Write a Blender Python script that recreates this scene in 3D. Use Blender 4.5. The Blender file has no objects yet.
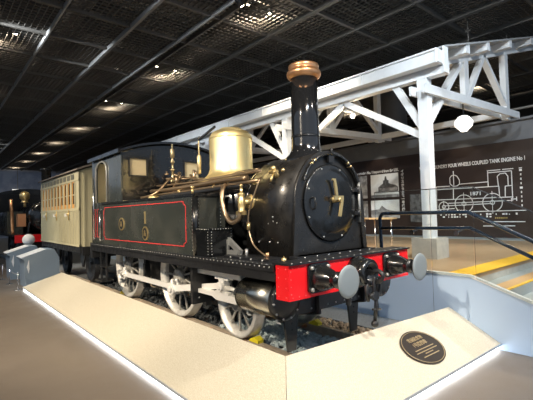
import bpy, bmesh, math, random
from mathutils import Vector, Matrix
random.seed(7)
PI = math.pi
sc = bpy.context.scene
COL = sc.collection
V = Vector

# ------------------------------------------------------------------ materials
def mat(name, col, rough=.5, metal=0., coat=0., emit=None, estr=0., noise=None, bump=None, spec=None, trans=0., ior=None, rvar=None):
    m = bpy.data.materials.new(name); m.use_nodes = True
    nt = m.node_tree; b = nt.nodes['Principled BSDF']
    b.inputs['Base Color'].default_value = (*col, 1)
    b.inputs['Roughness'].default_value = rough
    b.inputs['Metallic'].default_value = metal
    b.inputs['Coat Weight'].default_value = coat
    b.inputs['Coat Roughness'].default_value = .08
    if spec is not None: b.inputs['Specular IOR Level'].default_value = spec
    if trans: b.inputs['Transmission Weight'].default_value = trans
    if ior: b.inputs['IOR'].default_value = ior
    if emit: b.inputs['Emission Color'].default_value = (*emit, 1); b.inputs['Emission Strength'].default_value = estr
    tc = None
    if noise or bump or rvar:
        tc = nt.nodes.new('ShaderNodeTexCoord')
    if noise:                      # (scale, second colour, lo, hi)
        n = nt.nodes.new('ShaderNodeTexNoise'); n.inputs['Scale'].default_value = noise[0]; n.inputs['Detail'].default_value = 6
        nt.links.new(tc.outputs['Object'], n.inputs['Vector'])
        r = nt.nodes.new('ShaderNodeMapRange'); r.inputs['From Min'].default_value = noise[2]; r.inputs['From Max'].default_value = noise[3]
        nt.links.new(n.outputs['Fac'], r.inputs['Value'])
        mx = nt.nodes.new('ShaderNodeMix'); mx.data_type = 'RGBA'
        mx.inputs['A'].default_value = (*col, 1); mx.inputs['B'].default_value = (*noise[1], 1)
        nt.links.new(r.outputs['Result'], mx.inputs['Factor']); nt.links.new(mx.outputs['Result'], b.inputs['Base Color'])
    if rvar:                       # (scale, lo, hi)
        n = nt.nodes.new('ShaderNodeTexNoise'); n.inputs['Scale'].default_value = rvar[0]; n.inputs['Detail'].default_value = 4
        nt.links.new(tc.outputs['Object'], n.inputs['Vector'])
        r = nt.nodes.new('ShaderNodeMapRange'); r.inputs['From Min'].default_value = .35; r.inputs['From Max'].default_value = .65
        r.inputs['To Min'].default_value = rvar[1]; r.inputs['To Max'].default_value = rvar[2]
        nt.links.new(n.outputs['Fac'], r.inputs['Value']); nt.links.new(r.outputs['Result'], b.inputs['Roughness'])
    if bump:                       # (scale, strength)
        n = nt.nodes.new('ShaderNodeTexNoise'); n.inputs['Scale'].default_value = bump[0]; n.inputs['Detail'].default_value = 3
        nt.links.new(tc.outputs['Object'], n.inputs['Vector'])
        bp = nt.nodes.new('ShaderNodeBump'); bp.inputs['Strength'].default_value = bump[1]; bp.inputs['Distance'].default_value = .01
        nt.links.new(n.outputs['Fac'], bp.inputs['Height']); nt.links.new(bp.outputs['Normal'], b.inputs['Normal'])
    return m

M = dict(
 black=mat('black_gloss', (.009,.010,.011), .2, coat=.5, rvar=(6,.14,.32), bump=(3,.12)),
 blackm=mat('black_satin', (.014,.015,.017), .35, coat=.15, rvar=(9,.28,.5), bump=(8,.25)),
 soot=mat('smokebox_black', (.014,.0135,.013), .3, coat=.2, rvar=(7,.22,.42), bump=(12,.2), noise=(4,(.03,.028,.025),.5,.75)),
 tank=mat('tank_black', (.036,.042,.039), .24, coat=.4, rvar=(3,.16,.32), noise=(2,(.06,.064,.058),.4,.7)),
 red=mat('buffer_red', (.78,.012,.018), .38, coat=.2, spec=.35),
 redline=mat('lining_red', (.72,.05,.05), .4),
 brass=mat('brass', (.80,.62,.30), .34, .85, rvar=(5,.28,.42)),
 dome=mat('dome_brass', (.95,.83,.46), .42, .92, rvar=(5,.36,.5), noise=(3,(.90,.72,.33),.45,.8)),
 copper=mat('copper', (.93,.52,.27), .36, .9, noise=(9,(.8,.40,.19),.45,.7)),
 pipe=mat('pipe_copper', (.42,.31,.20), .38, .9),
 guard=mat('guard_iron', (.075,.073,.068), .45, .3), rod=mat('rod_bright_steel', (.93,.92,.88), .38, .2), chim=mat('chimney_black', (.012,.013,.015), .13, coat=.6, bump=(5,.04)),
 aged=mat('aged_brass', (.50,.41,.24), .36, .8),
 steel=mat('bright_steel', (.80,.79,.74), .42, .35, noise=(14,(.62,.60,.55),.45,.7)),
 spoke=mat('wheel_spoke', (.50,.49,.45), .42, .4, noise=(20,(.30,.29,.27),.45,.7)),
 cyl=mat('cylinder_cladding', (.58,.56,.48), .25, 1.),
 rivet=mat('rivet_steel', (.45,.46,.45), .35, .6), rivd=mat('rivet_painted', (.09,.095,.09), .25, .3), rivr=mat('rivet_red', (.85,.10,.10), .3),
 bufface=mat('buffer_face_grey', (.25,.29,.31), .5, .2),
 railtop=mat('rail_steel', (.46,.38,.29), .5, .2, noise=(12,(.58,.50,.40),.4,.7)),
 rust=mat('rusted_bolt', (.58,.30,.16), .6, .3),
 sleeper=mat('sleeper_wood', (.035,.03,.028), .8, noise=(10,(.07,.06,.05),.4,.7)),
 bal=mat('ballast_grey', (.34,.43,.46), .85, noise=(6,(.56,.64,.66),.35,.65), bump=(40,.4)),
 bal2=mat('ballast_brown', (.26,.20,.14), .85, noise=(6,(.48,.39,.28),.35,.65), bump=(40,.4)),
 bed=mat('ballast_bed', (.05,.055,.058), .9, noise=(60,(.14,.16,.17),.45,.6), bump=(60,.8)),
 yellow=mat('chock_yellow', (.85,.72,.03), .45),
 slab=mat('cream_terrazzo', (.55,.505,.39), .5, noise=(110,(.68,.645,.54),.42,.60), bump=(120,.05)),
 slabedge=mat('slab_edge_metal', (.5,.55,.6), .4, .3),
 floor=mat('brown_floor', (.165,.138,.112), .42, noise=(120,(.21,.178,.148),.35,.65), rvar=(2,.36,.5)),
 greyfloor=mat('grey_floor', (.30,.33,.35), .5, noise=(40,(.24,.26,.27),.4,.6)),
 bluep=mat('blue_grey_panel', (.46,.60,.80), .4, coat=.05),
 bluetrim=mat('pale_trim', (.90,.92,.92), .4),
 deck=mat('brown_deck', (.40,.27,.15), .45, noise=(60,(.52,.37,.23),.35,.65)),
 nosing=mat('yellow_tactile', (.90,.52,.03), .5, noise=(80,(.98,.62,.06),.4,.6)),
 treadg=mat('grey_riser', (.36,.41,.43), .5),
 tread=mat('tan_tread', (.62,.40,.20), .5),
 white=mat('white_timber', (.76,.78,.78), .5, noise=(5,(.70,.72,.72),.4,.7)),
 roofm=mat('canopy_roofing', (.33,.34,.34), .6),
 conc=mat('concrete', (.55,.53,.47), .8, noise=(8,(.47,.46,.41),.4,.65), bump=(60,.2)),
 rail=mat('navy_rail', (.025,.045,.085), .25, coat=.4),
 chrome=mat('chrome', (.75,.76,.78), .2, 1.),
 dark=mat('ceiling_black', (.012,.012,.013), .7),
 mesh=mat('mesh_grey', (.13,.12,.105), .5, .3),
 beam=mat('ceiling_beam_grey', (.15,.14,.125), .5, .3),
 beaml=mat('ceiling_track_pale', (.34,.34,.33), .45, .3),
 duct=mat('duct_dark', (.11,.10,.09), .55),
 wallg=mat('wall_grey', (.155,.165,.175), .6, noise=(3,(.175,.185,.195),.4,.6)),
 wallb=mat('wall_blue_grey', (.20,.24,.34), .6, noise=(1.5,(.30,.34,.44),.4,.6)),
 mural=mat('mural_brown', (.028,.016,.012), .4),
 muraltext=mat('mural_white', (.80,.80,.78), .5),
 gold=mat('mural_gold', (.45,.33,.10), .5),
 photol=mat('photo_pale', (.86,.89,.88), .45, noise=(3,(.70,.73,.73),.4,.7)),
 photom=mat('photo_mid', (.2,.2,.2), .45, noise=(6,(.42,.42,.41),.42,.6)),
 photod=mat('photo_dark', (.06,.06,.06), .45, noise=(9,(.16,.16,.16),.4,.6)),
 coach=mat('coach_cream', (.52,.49,.33), .45, coat=.1, noise=(2,(.47,.44,.29),.4,.7)),
 coachd=mat('coach_panel', (.12,.12,.09), .45),
 coachroof=mat('coach_roof', (.17,.15,.13), .6),
 orange=mat('window_varnish_glow', (.70,.36,.09), .35, coat=.3),  # varnished frames; warm glow from inside also put into the orange
 curtain=mat('cab_inner_cream', (.72,.60,.36), .6, noise=(5,(.60,.50,.30),.4,.7)),
 dglass=mat('dark_glass', (.03,.025,.02), .08, spec=.8),
 desk=mat('desk_blue_grey', (.26,.33,.40), .42),
 panelw=mat('info_white', (.95,.96,.96), .4),
 plaque=mat('plaque_bronze', (.06,.052,.048), .38, .5),
 plaquet=mat('plaque_letter', (.50,.40,.24), .4, .5),
 led=mat('led_white', (1,1,1), .5, emit=(.86,.93,1.), estr=8.),
 lampg=mat('lamp_globe', (1,1,1), .4, emit=(1.,.94,.82), estr=.95),
 spot=mat('spot_lens', (1,1,1), .4, emit=(1.,.85,.62), estr=30.),
 wood=mat('table_wood', (.55,.38,.2), .5),
 rope=mat('rope_grey', (.4,.4,.42), .6),
)
# clear glass: thin pane, mostly transparent with a sharp reflection
def glassmat():
    m = bpy.data.materials.new('balustrade_glass'); m.use_nodes = True; nt = m.node_tree
    nt.nodes.clear(); o = nt.nodes.new('ShaderNodeOutputMaterial')
    t = nt.nodes.new('ShaderNodeBsdfTransparent'); t.inputs[0].default_value = (.94,.975,.985,1)
    g = nt.nodes.new('ShaderNodeBsdfGlossy'); g.inputs['Roughness'].default_value = .02
    f = nt.nodes.new('ShaderNodeFresnel'); f.inputs['IOR'].default_value = 1.3
    mx = nt.nodes.new('ShaderNodeMixShader')
    nt.links.new(f.outputs[0], mx.inputs[0]); nt.links.new(t.outputs[0], mx.inputs[1]); nt.links.new(g.outputs[0], mx.inputs[2])
    nt.links.new(mx.outputs[0], o.inputs[0]); return m
M['glass'] = glassmat()

# ------------------------------------------------------------------ mesh builder
def frame_of(d):
    d = V(d).normalized(); a = V((0,0,1)) if abs(d.z) < .9 else V((1,0,0))
    u = d.cross(a).normalized(); w = d.cross(u).normalized(); return u, w
class MB:
    def __init__(s): s.v=[]; s.f=[]; s.m=[]; s.sm=[]; s.slots=[]; s.cur=0; s.smooth=False
    def use(s, name, smooth=None):
        if name not in s.slots: s.slots.append(name)
        s.cur = s.slots.index(name)
        if smooth is not None: s.smooth = smooth
        return s
    def face(s, idx, sm=None): s.f.append(idx); s.m.append(s.cur); s.sm.append(s.smooth if sm is None else sm)
    def box(s, x0,x1,y0,y1,z0,z1, rot=None):
        n=len(s.v)
        p=[(x0,y0,z0),(x1,y0,z0),(x1,y1,z0),(x0,y1,z0),(x0,y0,z1),(x1,y0,z1),(x1,y1,z1),(x0,y1,z1)]
        s.v += [V(q) for q in p]
        for q in [(0,3,2,1),(4,5,6,7),(0,1,5,4),(1,2,6,5),(2,3,7,6),(3,0,4,7)]: s.face([n+i for i in q], False)
        return s
    def bar(s, a, b, w, h, up=(0,0,1)):      # rectangular bar from a to b; w across, h along 'up'
        a=V(a); b=V(b); d=(b-a).normalized(); up=V(up)
        side=d.cross(up).normalized(); up2=side.cross(d).normalized(); n=len(s.v)
        for p in (a,b):
            for i,j in ((-1,-1),(1,-1),(1,1),(-1,1)): s.v.append(p+side*(i*w/2)+up2*(j*h/2))
        for q in [(0,3,2,1),(4,5,6,7),(0,1,5,4),(1,2,6,5),(2,3,7,6),(3,0,4,7)]: s.face([n+i for i in q], False)
        return s
    def ring_surf(s, rings, closed_ends=True, sm=True):
        k=len(rings[0]); n=len(s.v)
        for r in rings: s.v += [V(p) for p in r]
        for i in range(len(rings)-1):
            for j in range(k):
                j2=(j+1)%k
                s.face([n+i*k+j, n+i*k+j2, n+(i+1)*k+j2, n+(i+1)*k+j], sm)
        if closed_ends:
            s.face([n+j for j in range(k)][::-1], False); s.face([n+(len(rings)-1)*k+j for j in range(k)], False)
        return s
    def lathe(s, o, d, prof, seg=24, sm=True, ends=True):  # prof: (distance along d, radius)
        o=V(o); d=V(d).normalized(); u,w=frame_of(d)
        rings=[[o+d*t+(u*math.cos(2*PI*j/seg)+w*math.sin(2*PI*j/seg))*max(r,1e-4) for j in range(seg)] for t,r in prof]
        return s.ring_surf(rings, ends, sm)
    def cyl(s, a, b, r, r2=None, seg=16):
        a=V(a); b=V(b); L=(b-a).length
        return s.lathe(a, b-a, [(0,r),(L,r if r2 is None else r2)], seg)
    def tube(s, pts, r, seg=8, smooth=True):
        pts=[V(p) for p in pts]
        if smooth and len(pts)>2:
            q=[]
            P=[pts[0]*2-pts[1]]+pts+[pts[-1]*2-pts[-2]]
            for i in range(1,len(P)-2):
                for k in range(5):
                    t=k/5; a,b,c,d=P[i-1],P[i],P[i+1],P[i+2]
                    q.append(.5*((2*b)+(-a+c)*t+(2*a-5*b+4*c-d)*t*t+(-a+3*b-3*c+d)*t**3))
            q.append(pts[-1]); pts=q
        rings=[]; u=None
        for i,p in enumerate(pts):
            d=(pts[min(i+1,len(pts)-1)]-pts[max(i-1,0)]).normalized()
            if u is None: u,_=frame_of(d)
            u=(u-d*u.dot(d)).normalized(); w=d.cross(u)
            rings.append([p+(u*math.cos(2*PI*j/seg)+w*math.sin(2*PI*j/seg))*r for j in range(seg)])
        return s.ring_surf(rings)
    def prism(s, poly, d, o=(0,0,0), ax=('x','z')):   # poly in two axes, extruded by vector d
        n=len(s.v); k=len(poly); d=V(d)
        for off in (V((0,0,0)), d):
            for a,b in poly:
                p=V(o); setattr(p,ax[0],getattr(p,ax[0])+a); setattr(p,ax[1],getattr(p,ax[1])+b); s.v.append(p+off)
        s.face([n+i for i in range(k)][::-1], False); s.face([n+k+i for i in range(k)], False)
        for i in range(k): s.face([n+i,n+(i+1)%k,n+k+(i+1)%k,n+k+i])
        return s
    def sph(s, c, r, seg=10, sc3=(1,1,1)):
        c=V(c); R=seg//2+1; rings=[]
        for i in range(R+1):
            a=PI*i/R; rr=max(math.sin(a),1e-3)*r
            rings.append([c+V((rr*math.cos(2*PI*j/seg)*sc3[0], rr*math.sin(2*PI*j/seg)*sc3[1], -r*math.cos(a)*sc3[2])) for j in range(seg)])
        return s.ring_surf(rings, False)
    def rivets(s, pts, n, r=.009, name='rivet'):
        c=s.cur; s.use(name); n=V(n).normalized()
        for p in pts: s.lathe(V(p)-n*.002, n, [(0,r),(r*.5,r*.8),(r*.85,.001)], 6, True, False)
        s.cur=c; return s
    def build(s, name, default=None, parent=None, loc=None):
        W=V(loc) if loc is not None else (V(parent['_W']) if parent is not None else V((0,0,0)))
        me=bpy.data.meshes.new(name)
        me.from_pydata([tuple(p-W) for p in s.v], [], s.f)
        for nm in (s.slots or [default]): me.materials.append(M[nm])
        for i,p in enumerate(me.polygons): p.material_index=s.m[i]; p.use_smooth=s.sm[i]
        bm=bmesh.new(); bm.from_mesh(me); bmesh.ops.recalc_face_normals(bm, faces=bm.faces[:]); bm.to_mesh(me); bm.free()
        o=bpy.data.objects.new(name, me); COL.objects.link(o)
        PW=V((0,0,0))
        if parent is not None: o.parent=parent; PW=V(parent['_W'])
        o.location=W-PW; o['_W']=list(W); return o
def line(a,b,n): a=V(a); b=V(b); return [a+(b-a)*(i/(n-1)) for i in range(n)]
def tag(o,label=None,cat=None,group=None,kind=None):
    if label: o['label']=label
    if cat: o['category']=cat
    if group: o['group']=group
    if kind: o['kind']=kind
    return o
def thing(name, loc, label, cat, group=None):
    o=bpy.data.objects.new(name,None); COL.objects.link(o); o.location=loc; o['_W']=list(loc); o.empty_display_size=.1
    return tag(o,label,cat,group)
def B(nm, smooth=False): return MB().use(nm, smooth)
def text(body, size, origin, right, up, name, m, parent, ext=.004, align='LEFT', bold=0.):
    cu=bpy.data.curves.new('lettering','FONT'); cu.body=body; cu.size=size; cu.extrude=ext; cu.align_x=align; cu.offset=bold
    t=bpy.data.objects.new('lettering',cu); COL.objects.link(t)
    dg=bpy.context.evaluated_depsgraph_get(); me=bpy.data.meshes.new_from_object(t.evaluated_get(dg))
    bpy.data.objects.remove(t)
    r=V(right).normalized(); u=V(up).normalized(); n=r.cross(u)
    mw=Matrix((( r.x,u.x,n.x,origin[0]),(r.y,u.y,n.y,origin[1]),(r.z,u.z,n.z,origin[2]),(0,0,0,1)))
    PW=V(parent['_W']) if parent is not None else V((0,0,0))
    me.transform(Matrix.Translation(-PW)@mw); me.materials.clear(); me.materials.append(M[m])
    o=bpy.data.objects.new(name,me); COL.objects.link(o)
    if parent is not None: o.parent=parent; o['_W']=list(PW)
    return o
def struct(o): o['kind']='structure'; return o

# ------------------------------------------------------------------ setting
FZ=-.2
b=B('floor').box(-42,7,-11,9.3,FZ-.1,FZ); struct(b.build('floor'))
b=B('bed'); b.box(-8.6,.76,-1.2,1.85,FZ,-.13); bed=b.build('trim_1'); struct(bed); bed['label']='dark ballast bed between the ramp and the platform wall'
b=B('greyfloor'); b.box(-41.5,-8.62,-.95,1.99,FZ,-.06); b.box(-8.6,.74,1.2,1.85,-.13,-.09); struct(b.build('trim_2'))['label']='raised grey floor carrying the track under the coach'
# mural wall, set below the open upper storey
b=B('wallg').box(-41,7,9.05,9.3,FZ,4.08); b.box(-41,7,8.9,9.32,4.08,4.14); struct(b.build('wall_right'))
b=B('wallb').box(-41.3,-41,-11,20,FZ,8.2); struct(b.build('wall_rear'))
b=B('dark').box(-41,7,19.8,20,4.14,8.2); b.box(-41,7,9.3,20,4.0,4.1); struct(b.build('wall_upper_right'))
b=B('wallg').box(-41,7,-11.2,-11,FZ,3.4); struct(b.build('wall_left'))
# ceiling: black roof slab, and the open wire grid hung under it
CZ=6.3
b=B('dark').box(-41,7,-11,20,8.1,8.2); struct(b.build('ceiling'))
b=B('mesh')
y=-6.0
while y<14.5: b.box(-40,5.5,y-.006,y+.006,CZ,CZ+.035); y+=.125
x=-40.
while x<5.5: b.box(x-.006,x+.006,-6,14.5,CZ+.002,CZ+.033); x+=.15
struct(b.build('ceiling_grid'))
b=B('beam')
x=-7.4+1.63*7
while x>-40: b.box(x-.035,x+.035,-6,14.5,CZ-.06,CZ+.04); x-=1.63
struct(b.build('trim_3'))['label']='grey cross beams of the ceiling grid'
b=B('beam')
for k in range(-3,11):
    yy=-.0+1.5*k
    if k in (-1,0): continue
    b.box(-40,5.5,yy-(.05 if k%2==0 else .025),yy+(.05 if k%2==0 else .025),CZ-.09,CZ+.03)
struct(b.build('trim_4'))['label']='grey long beams of the ceiling grid'
b=B('beaml')
for yy,w in ((-1.5,.02),(0.,.035),(1.25,.018)): b.box(-40,5.5,yy-w,yy+w,CZ-.1,CZ+.02)
struct(b.build('trim_5'))['label']='pale lighting tracks running along the ceiling grid'
# ducts above the grid
def duct(x0,x1,y,z,r,cross=False,label=''):
    b=B('duct',True); 
    if cross: b.cyl((x0,y,z),(x0,x1,z),r)
    else: b.cyl((x0,y,z),(x1,y,z),r)
    o=b.build('ceiling_duct'); tag(o,label,'duct')
duct(-39,5,-.7,7.3,.28,label='dark round duct above the grid near the left ceiling track')
duct(-39,5,3.6,7.4,.32,label='dark round duct above the grid over the canopy gutter')
duct(-2.2,9,-4,7.5,.3,True,'dark cross duct above the grid nearest the camera')
duct(-6.2,9,-4,7.5,.25,True,'dark cross duct above the grid over the brass dome')
duct(-11.2,9,-4,7.5,.3,True,'dark cross duct above the grid over the coach')

# camera
R=[[6.46526821e-01,4.18956997e-02,7.61739995e-01],[7.62409398e-01,0.,-6.47094977e-01],[-2.71104969e-02,9.99121990e-01,-3.19416752e-02]]
C=V((3.605,-3.79,1.654))
cam=bpy.data.cameras.new('camera'); co=bpy.data.objects.new('camera',cam); COL.objects.link(co)
mw=Matrix(R).to_4x4(); mw.translation=C; co.matrix_world=mw
cam.sensor_width=36; cam.lens=400/533*36; cam.clip_end=200; sc.camera=co

# ------------------------------------------------------------------ ceiling spots + added track spots
def lamp(kind,loc,power,col,size=.2,target=None,angle=None,parent=None,blend=.6):
    l=bpy.data.lights.new('lamp_light',kind); l.energy=power; l.color=col
    if kind=='AREA': l.shape='DISK'; l.size=size
    else: l.shadow_soft_size=size
    if kind=='SPOT': l.spot_size=angle; l.spot_blend=blend
    o=bpy.data.objects.new('lamp_light',l); COL.objects.link(o); o.location=loc
    if target is not None: o.rotation_euler=(V(target)-V(loc)).to_track_quat('-Z','Y').to_euler()
    return o
WARM=(1.,.84,.64)
def canopy_pair(i,x,y,lab,glow=60,off=.33):
    t=thing('ceiling_light',(x,y,CZ+.36),lab,'ceiling light','pairs of spotlights above the ceiling grid')
    b=B('duct'); b.bar((x,y-.5,CZ+.42),(x,y+.5,CZ+.42),.05,.04); b.cyl((x,y,CZ+.42),(x,y,8.1),.015); b.build('mounting_rail',None,t)
    for s in (-off,off):
        b=B('blackm',True); b.lathe((x,y+s,CZ+.4),(0,0,-1),[(0,.04),(.05,.055),(.16,.06),(.17,.055)],14); h=b.build('lamp_head',None,t)
        b=B('spot',True); b.lathe((x,y+s,CZ+.25),(0,0,-1),[(0,.05),(.02,.05),(.035,.02)],14); b.build('bulb',None,h)
    lamp('POINT',(x,y,CZ+.17),glow,WARM,.06)
names=['nearest the camera, above the chimney','second from the camera, above the dome','third from the camera','fourth from the camera','fifth from the camera','sixth from the camera','seventh from the camera','farthest from the camera']
for i in range(8):
    canopy_pair(i,-3.6-4.89*i,2.28,'spotlight pair above the ceiling grid over the locomotive, '+names[i],glow=45 if i<5 else 60)
for i in range(2): canopy_pair(i,-8.5-4.89*i,-2.35,'pair of spotlights above the ceiling grid at the photo\'s left edge, '+['upper pair','lower pair'][i],20)
canopy_pair(0,-8.3,11.6,'pair of warm spotlights seen under the canopy beside the grey column',40)
canopy_pair(0,-2.9,12.2,'pair of warm spotlights seen under the canopy at the right edge of the photo',60)

# spotlights added below the grid to brighten the exhibit and its surroundings
def added_spot(x,y,target,power,angle,lab,size=.08,col=WARM):
    z=CZ-.18; d=(V(target)-V((x,y,z))).normalized()
    t=thing('added_spotlight',(x,y,z),lab,'spotlight')
    b=B('blackm',True); b.cyl((x,y,z),(x,y,CZ-.02),.015); b.lathe(V((x,y,z))-d*.12,d,[(0,.04),(.05,.06),(.24,.07)],14); b.build('lamp_head',None,t)
    b=B('spot',True); b.lathe(V((x,y,z))+d*.121,d,[(0,.055),(.01,.04)],14); b.build('bulb',None,t)
    lamp('SPOT',V((x,y,z))+d*.16,power,col,size,target,angle)
COOL=(.86,.93,1.)
T=[(4.8,-2.6,(0,-.3,1.5),1500,.9,'nearest the camera on the left',.08,WARM),
   (1.0,-8.6,(-2.0,-1.1,.9),3000,1.0,'aimed at the side tank',.08,WARM),
   (-4.5,-8.6,(-5.0,-1.3,.7),3000,1.0,'aimed at the rear driving wheel',.08,WARM),
   (4.6,2.0,(1.0,.6,.2),1200,1.0,'aimed at the bronze plaque',.08,(1.,.90,.78)),
   (-8.,-5.2,(-8.5,-1.3,1.4),650,1.1,'aimed at the cream coach',.08,WARM),
   (-10.5,-3.6,(-12.5,-.8,1.6),700,.8,'aimed at the second locomotive',.08,WARM),
   (0.,-4.2,(-1.7,0,2.7),1100,.5,'aimed at the brass dome',.08,WARM),
   (-3.,1.2,(-3.,7.,.7),700,1.3,'aimed at the platform deck',.08,WARM),
   (2.6,3.6,(.8,3.6,.7),700,1.2,'aimed at the stairs',.08,WARM),
   (6.2,-1.2,(.3,5.2,4.2),2200,.95,'aimed at the canopy end',.10,COOL),
   (-1.6,-3.2,(-4.2,3.4,3.9),750,1.25,'aimed at the middle of the canopy',.10,COOL),
   (-7.,-3.2,(-9.5,3.4,3.9),900,1.2,'aimed at the far canopy',.10,COOL),
   (4.8,-1.6,(1.4,1.9,.2),700,1.2,'aimed at the blue-grey wall',.45,(.75,.87,1.)),
   (2.6,-1.0,(-1,9,2.0),1000,.75,'aimed at the mural',.08,COOL),
   (-1.5,1.0,(-4.8,9,2.2),700,.7,'aimed at the archive photographs',.08,COOL),
   (-7.6,-4.6,(-9.8,-1.8,.6),700,.7,'aimed at the information desks',.1,COOL),
   (-20.,-3.,(-40,-1,3),1800,1.2,'aimed at the end wall',.1,COOL)]
for a in T: added_spot(*a[:5],'added black track spotlight under the ceiling grid '+a[5],a[6],a[7])

# ------------------------------------------------------------------ ramp around the exhibit
A=V((-8.6,-1.88,-.115)); Bp=V((1.50,-1.88,-.115)); Cc=V((.79,-1.215,.30)); D=V((-7.43,-1.205,.30)); E_=V((1.545,1.862,-.115)); F_=V((.89,1.862,.248))
def slab(b,q,th=.03):
    n=len(b.v); dn=V((0,0,-th))
    b.v+=[V(p) for p in q]+[V(p)+dn for p in q]; k=len(q)
    b.face(list(range(n,n+k)),False); b.face(list(range(n+k,n+2*k))[::-1],False)
    for i in range(k): b.face([n+i,n+(i+1)%k,n+k+(i+1)%k,n+k+i],False)
ramp=thing('display_ramp',(-3,-1.4,FZ),'cream speckled sloping ramp wrapping the side and front of the locomotive','ramp')
b=B('slab'); slab(b,[A,Bp,Cc,D]); b.build('side_panel',None,ramp)
b=B('slab'); g=.006; slab(b,[Bp+V((0,g,0)),E_,F_,Cc+V((0,g,0))]); b.build('front_panel',None,ramp)
b=B('slabedge')
b.bar(A+V((0,-.004,-.014)),Bp+V((.004,-.004,-.014)),.008,.03); b.bar(Bp+V((.004,0,-.014)),E_+V((.004,0,-.014)),.008,.03); b.build('edge_trim',None,ramp)
b=B('slabedge'); b.box(-7.5,.76,-1.235,-1.215,FZ,.25)
b.bar((.79,-1.2,.03),(.86,1.855,.0),.02,.42); b.box(-8.45,-8.43,-1.78,-1.3,FZ,-.13); b.box(-8.4,1.3,-1.62,-1.60,FZ,-.06); b.bar((1.3,-1.5,-.13),(1.3,1.84,-.13),.03,.13); b.build('support',None,ramp)
b=B('led'); b.box(-8.55,1.475,-1.87,-1.86,FZ+.001,-.165); b.bar((1.487,-1.85,-.173),(1.527,1.85,-.173),.01,.052)
tag(b.build('led_strip'),'white LED strip glowing on the floor under the ramp edge','light strip')

# ------------------------------------------------------------------ track
RG=.555
for s,lab in ((-1,'rusty steel rail on the camera side under the locomotive wheels'),(1,'rusty steel rail on the platform side under the locomotive wheels')):
    prof=[(-.06,-.12),(.06,-.12),(.06,-.108),(.012,-.095),(.012,-.03),(.033,-.022),(.033,0),(-.033,0),(-.033,-.022),(-.012,-.03),(-.012,-.095),(-.06,-.108)]
    t=thing('rail',(-4,s*RG,-.12),lab,'rail')
    b=B('railtop'); b.prism(prof,(11.0 if s>0 else 10.9,0,0),(-10.4,s*RG,0),('y','z')); b.build('rail_bar',None,t)
    for x in [.2-.85*k for k in range(10)]:
        b=B('rust'); b.cyl((x,s*RG-.03,-.045),(x,s*RG-.1,-.045),.02,seg=8); b.cyl((x,s*RG-.03,-.045),(x,s*RG-.055,-.045),.032,seg=6); b.build('bolt',None,t)
for k in range(14):
    x=.35-.66*k
    b=B('sleeper'); b.box(x-.11,x+.11,-.9,1.0,-.17,-.121)
    tag(b.build('railway_sleeper'),'dark timber sleeper lying across under the two rails','sleeper','sleepers under the locomotive')
def stones(name,n,xr,yr,matn,zr,lab,rad=(.022,.042),dens=None):
    ico=[]; bm=bmesh.new(); bmesh.ops.create_icosphere(bm,subdivisions=1,radius=1); 
    vs=[v.co.copy() for v in bm.verts]; fs=[[v.index for v in f.verts] for f in bm.faces]; bm.free()
    b=MB().use(matn)
    for i in range(n):
        x=random.uniform(*xr) if not dens else xr[1]-(xr[1]-xr[0])*random.random()**dens
        y=random.uniform(*yr); r=random.uniform(*rad); z=random.uniform(*zr)
        if min(abs(y-RG),abs(y+RG))<.1: continue
        k=len(b.v); q=Matrix.Rotation(random.random()*6,3,V((random.random(),random.random(),random.random()+.1)))
        sx=(random.uniform(.8,1.3),random.uniform(.8,1.3),random.uniform(.6,.95))
        for v in vs:
            p=q@V((v.x*sx[0],v.y*sx[1],v.z*sx[2]))*r*random.uniform(.85,1.12); b.v.append(V((x,y,z))+p)
        for f in fs: b.face([k+j for j in f],False)
    o=b.build(name); tag(o,lab,'ballast',kind='stuff')
stones('ballast',1500,(-1.7,.70),(-.44,.44),'bal',(-.115,-.075),'blue-grey crushed stone ballast between the rails',dens=1.2)
stones('ballast',900,(-8.2,-1.7),(-.44,.44),'bed',(-.12,-.09),'crushed stone ballast under the rear wheels, shade put into its dark colour')  # shade under the engine put into a darker stone colour
stones('ballast',1300,(-8.2,.70),(.67,1.15),'bal2',(-.12,-.09),'tan crushed stone ballast beyond the far rail',dens=1.6)
stones('ballast',700,(-8.2,.6),(-1.15,-.67),'bal2',(-.115,-.08),'tan crushed stone ballast between the near rail and the ramp',dens=1.3)
def chock(x,y,lab):
    b=B('yellow'); b.prism([(0,.0),(.19,.0),(.19,.035),(.12,.075),(.02,.03)],(0,.09,0),(x,y-.045,.0),('x','z'))
    tag(b.build('wheel_chock'),lab,'wheel chock','yellow chocks on the rails')
chock(-.70+.12,-RG,'yellow wheel chock on the near rail in front of the leading wheel')
chock(-.58,RG,'yellow wheel chock on the far rail seen under the buffer beam')
chock(-5.12,-RG,'yellow wheel chock on the near rail behind the rear driving wheel')

# ------------------------------------------------------------------ locomotive
loco=thing('steam_locomotive',(-2.3,0,0),'black tank locomotive with copper-capped chimney, brass dome and red front beam','steam locomotive')
BZ=1.76
def L(b,name): return b.build(name,None,loco)
# frames
for s in (-1,1):
    b=B('blackm'); b.prism([(-5.2,.5),(-5.2,1.06),(.52,1.06),(.52,.5),(.1,.42),(-.3,.55),(-1.7,.5),(-3.,.62),(-3.9,.5),(-4.9,.45)],(0,.03,0),(0,s*.42-.015,0)); L(b,'frame_plate')
# footplate
b=B('blackm'); b.box(-5.4,.53,-1.1,1.1,1.075,1.115)
for s in (-1,1):
    b.box(-5.4,.53,s*1.085-.01,s*1.085+.01,.95,1.075)
    b.box(-5.4,.53,s*1.11-.006,s*1.11+.02,1.05,1.115)
    b.rivets(line((-5.3,s*1.128,1.095),(.48,s*1.128,1.095),74),(0,s,0),.009)
    b.rivets(line((-5.3,s*1.09,1.118),(.48,s*1.09,1.118),74),(0,0,1),.007)
L(b,'footplate')
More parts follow.
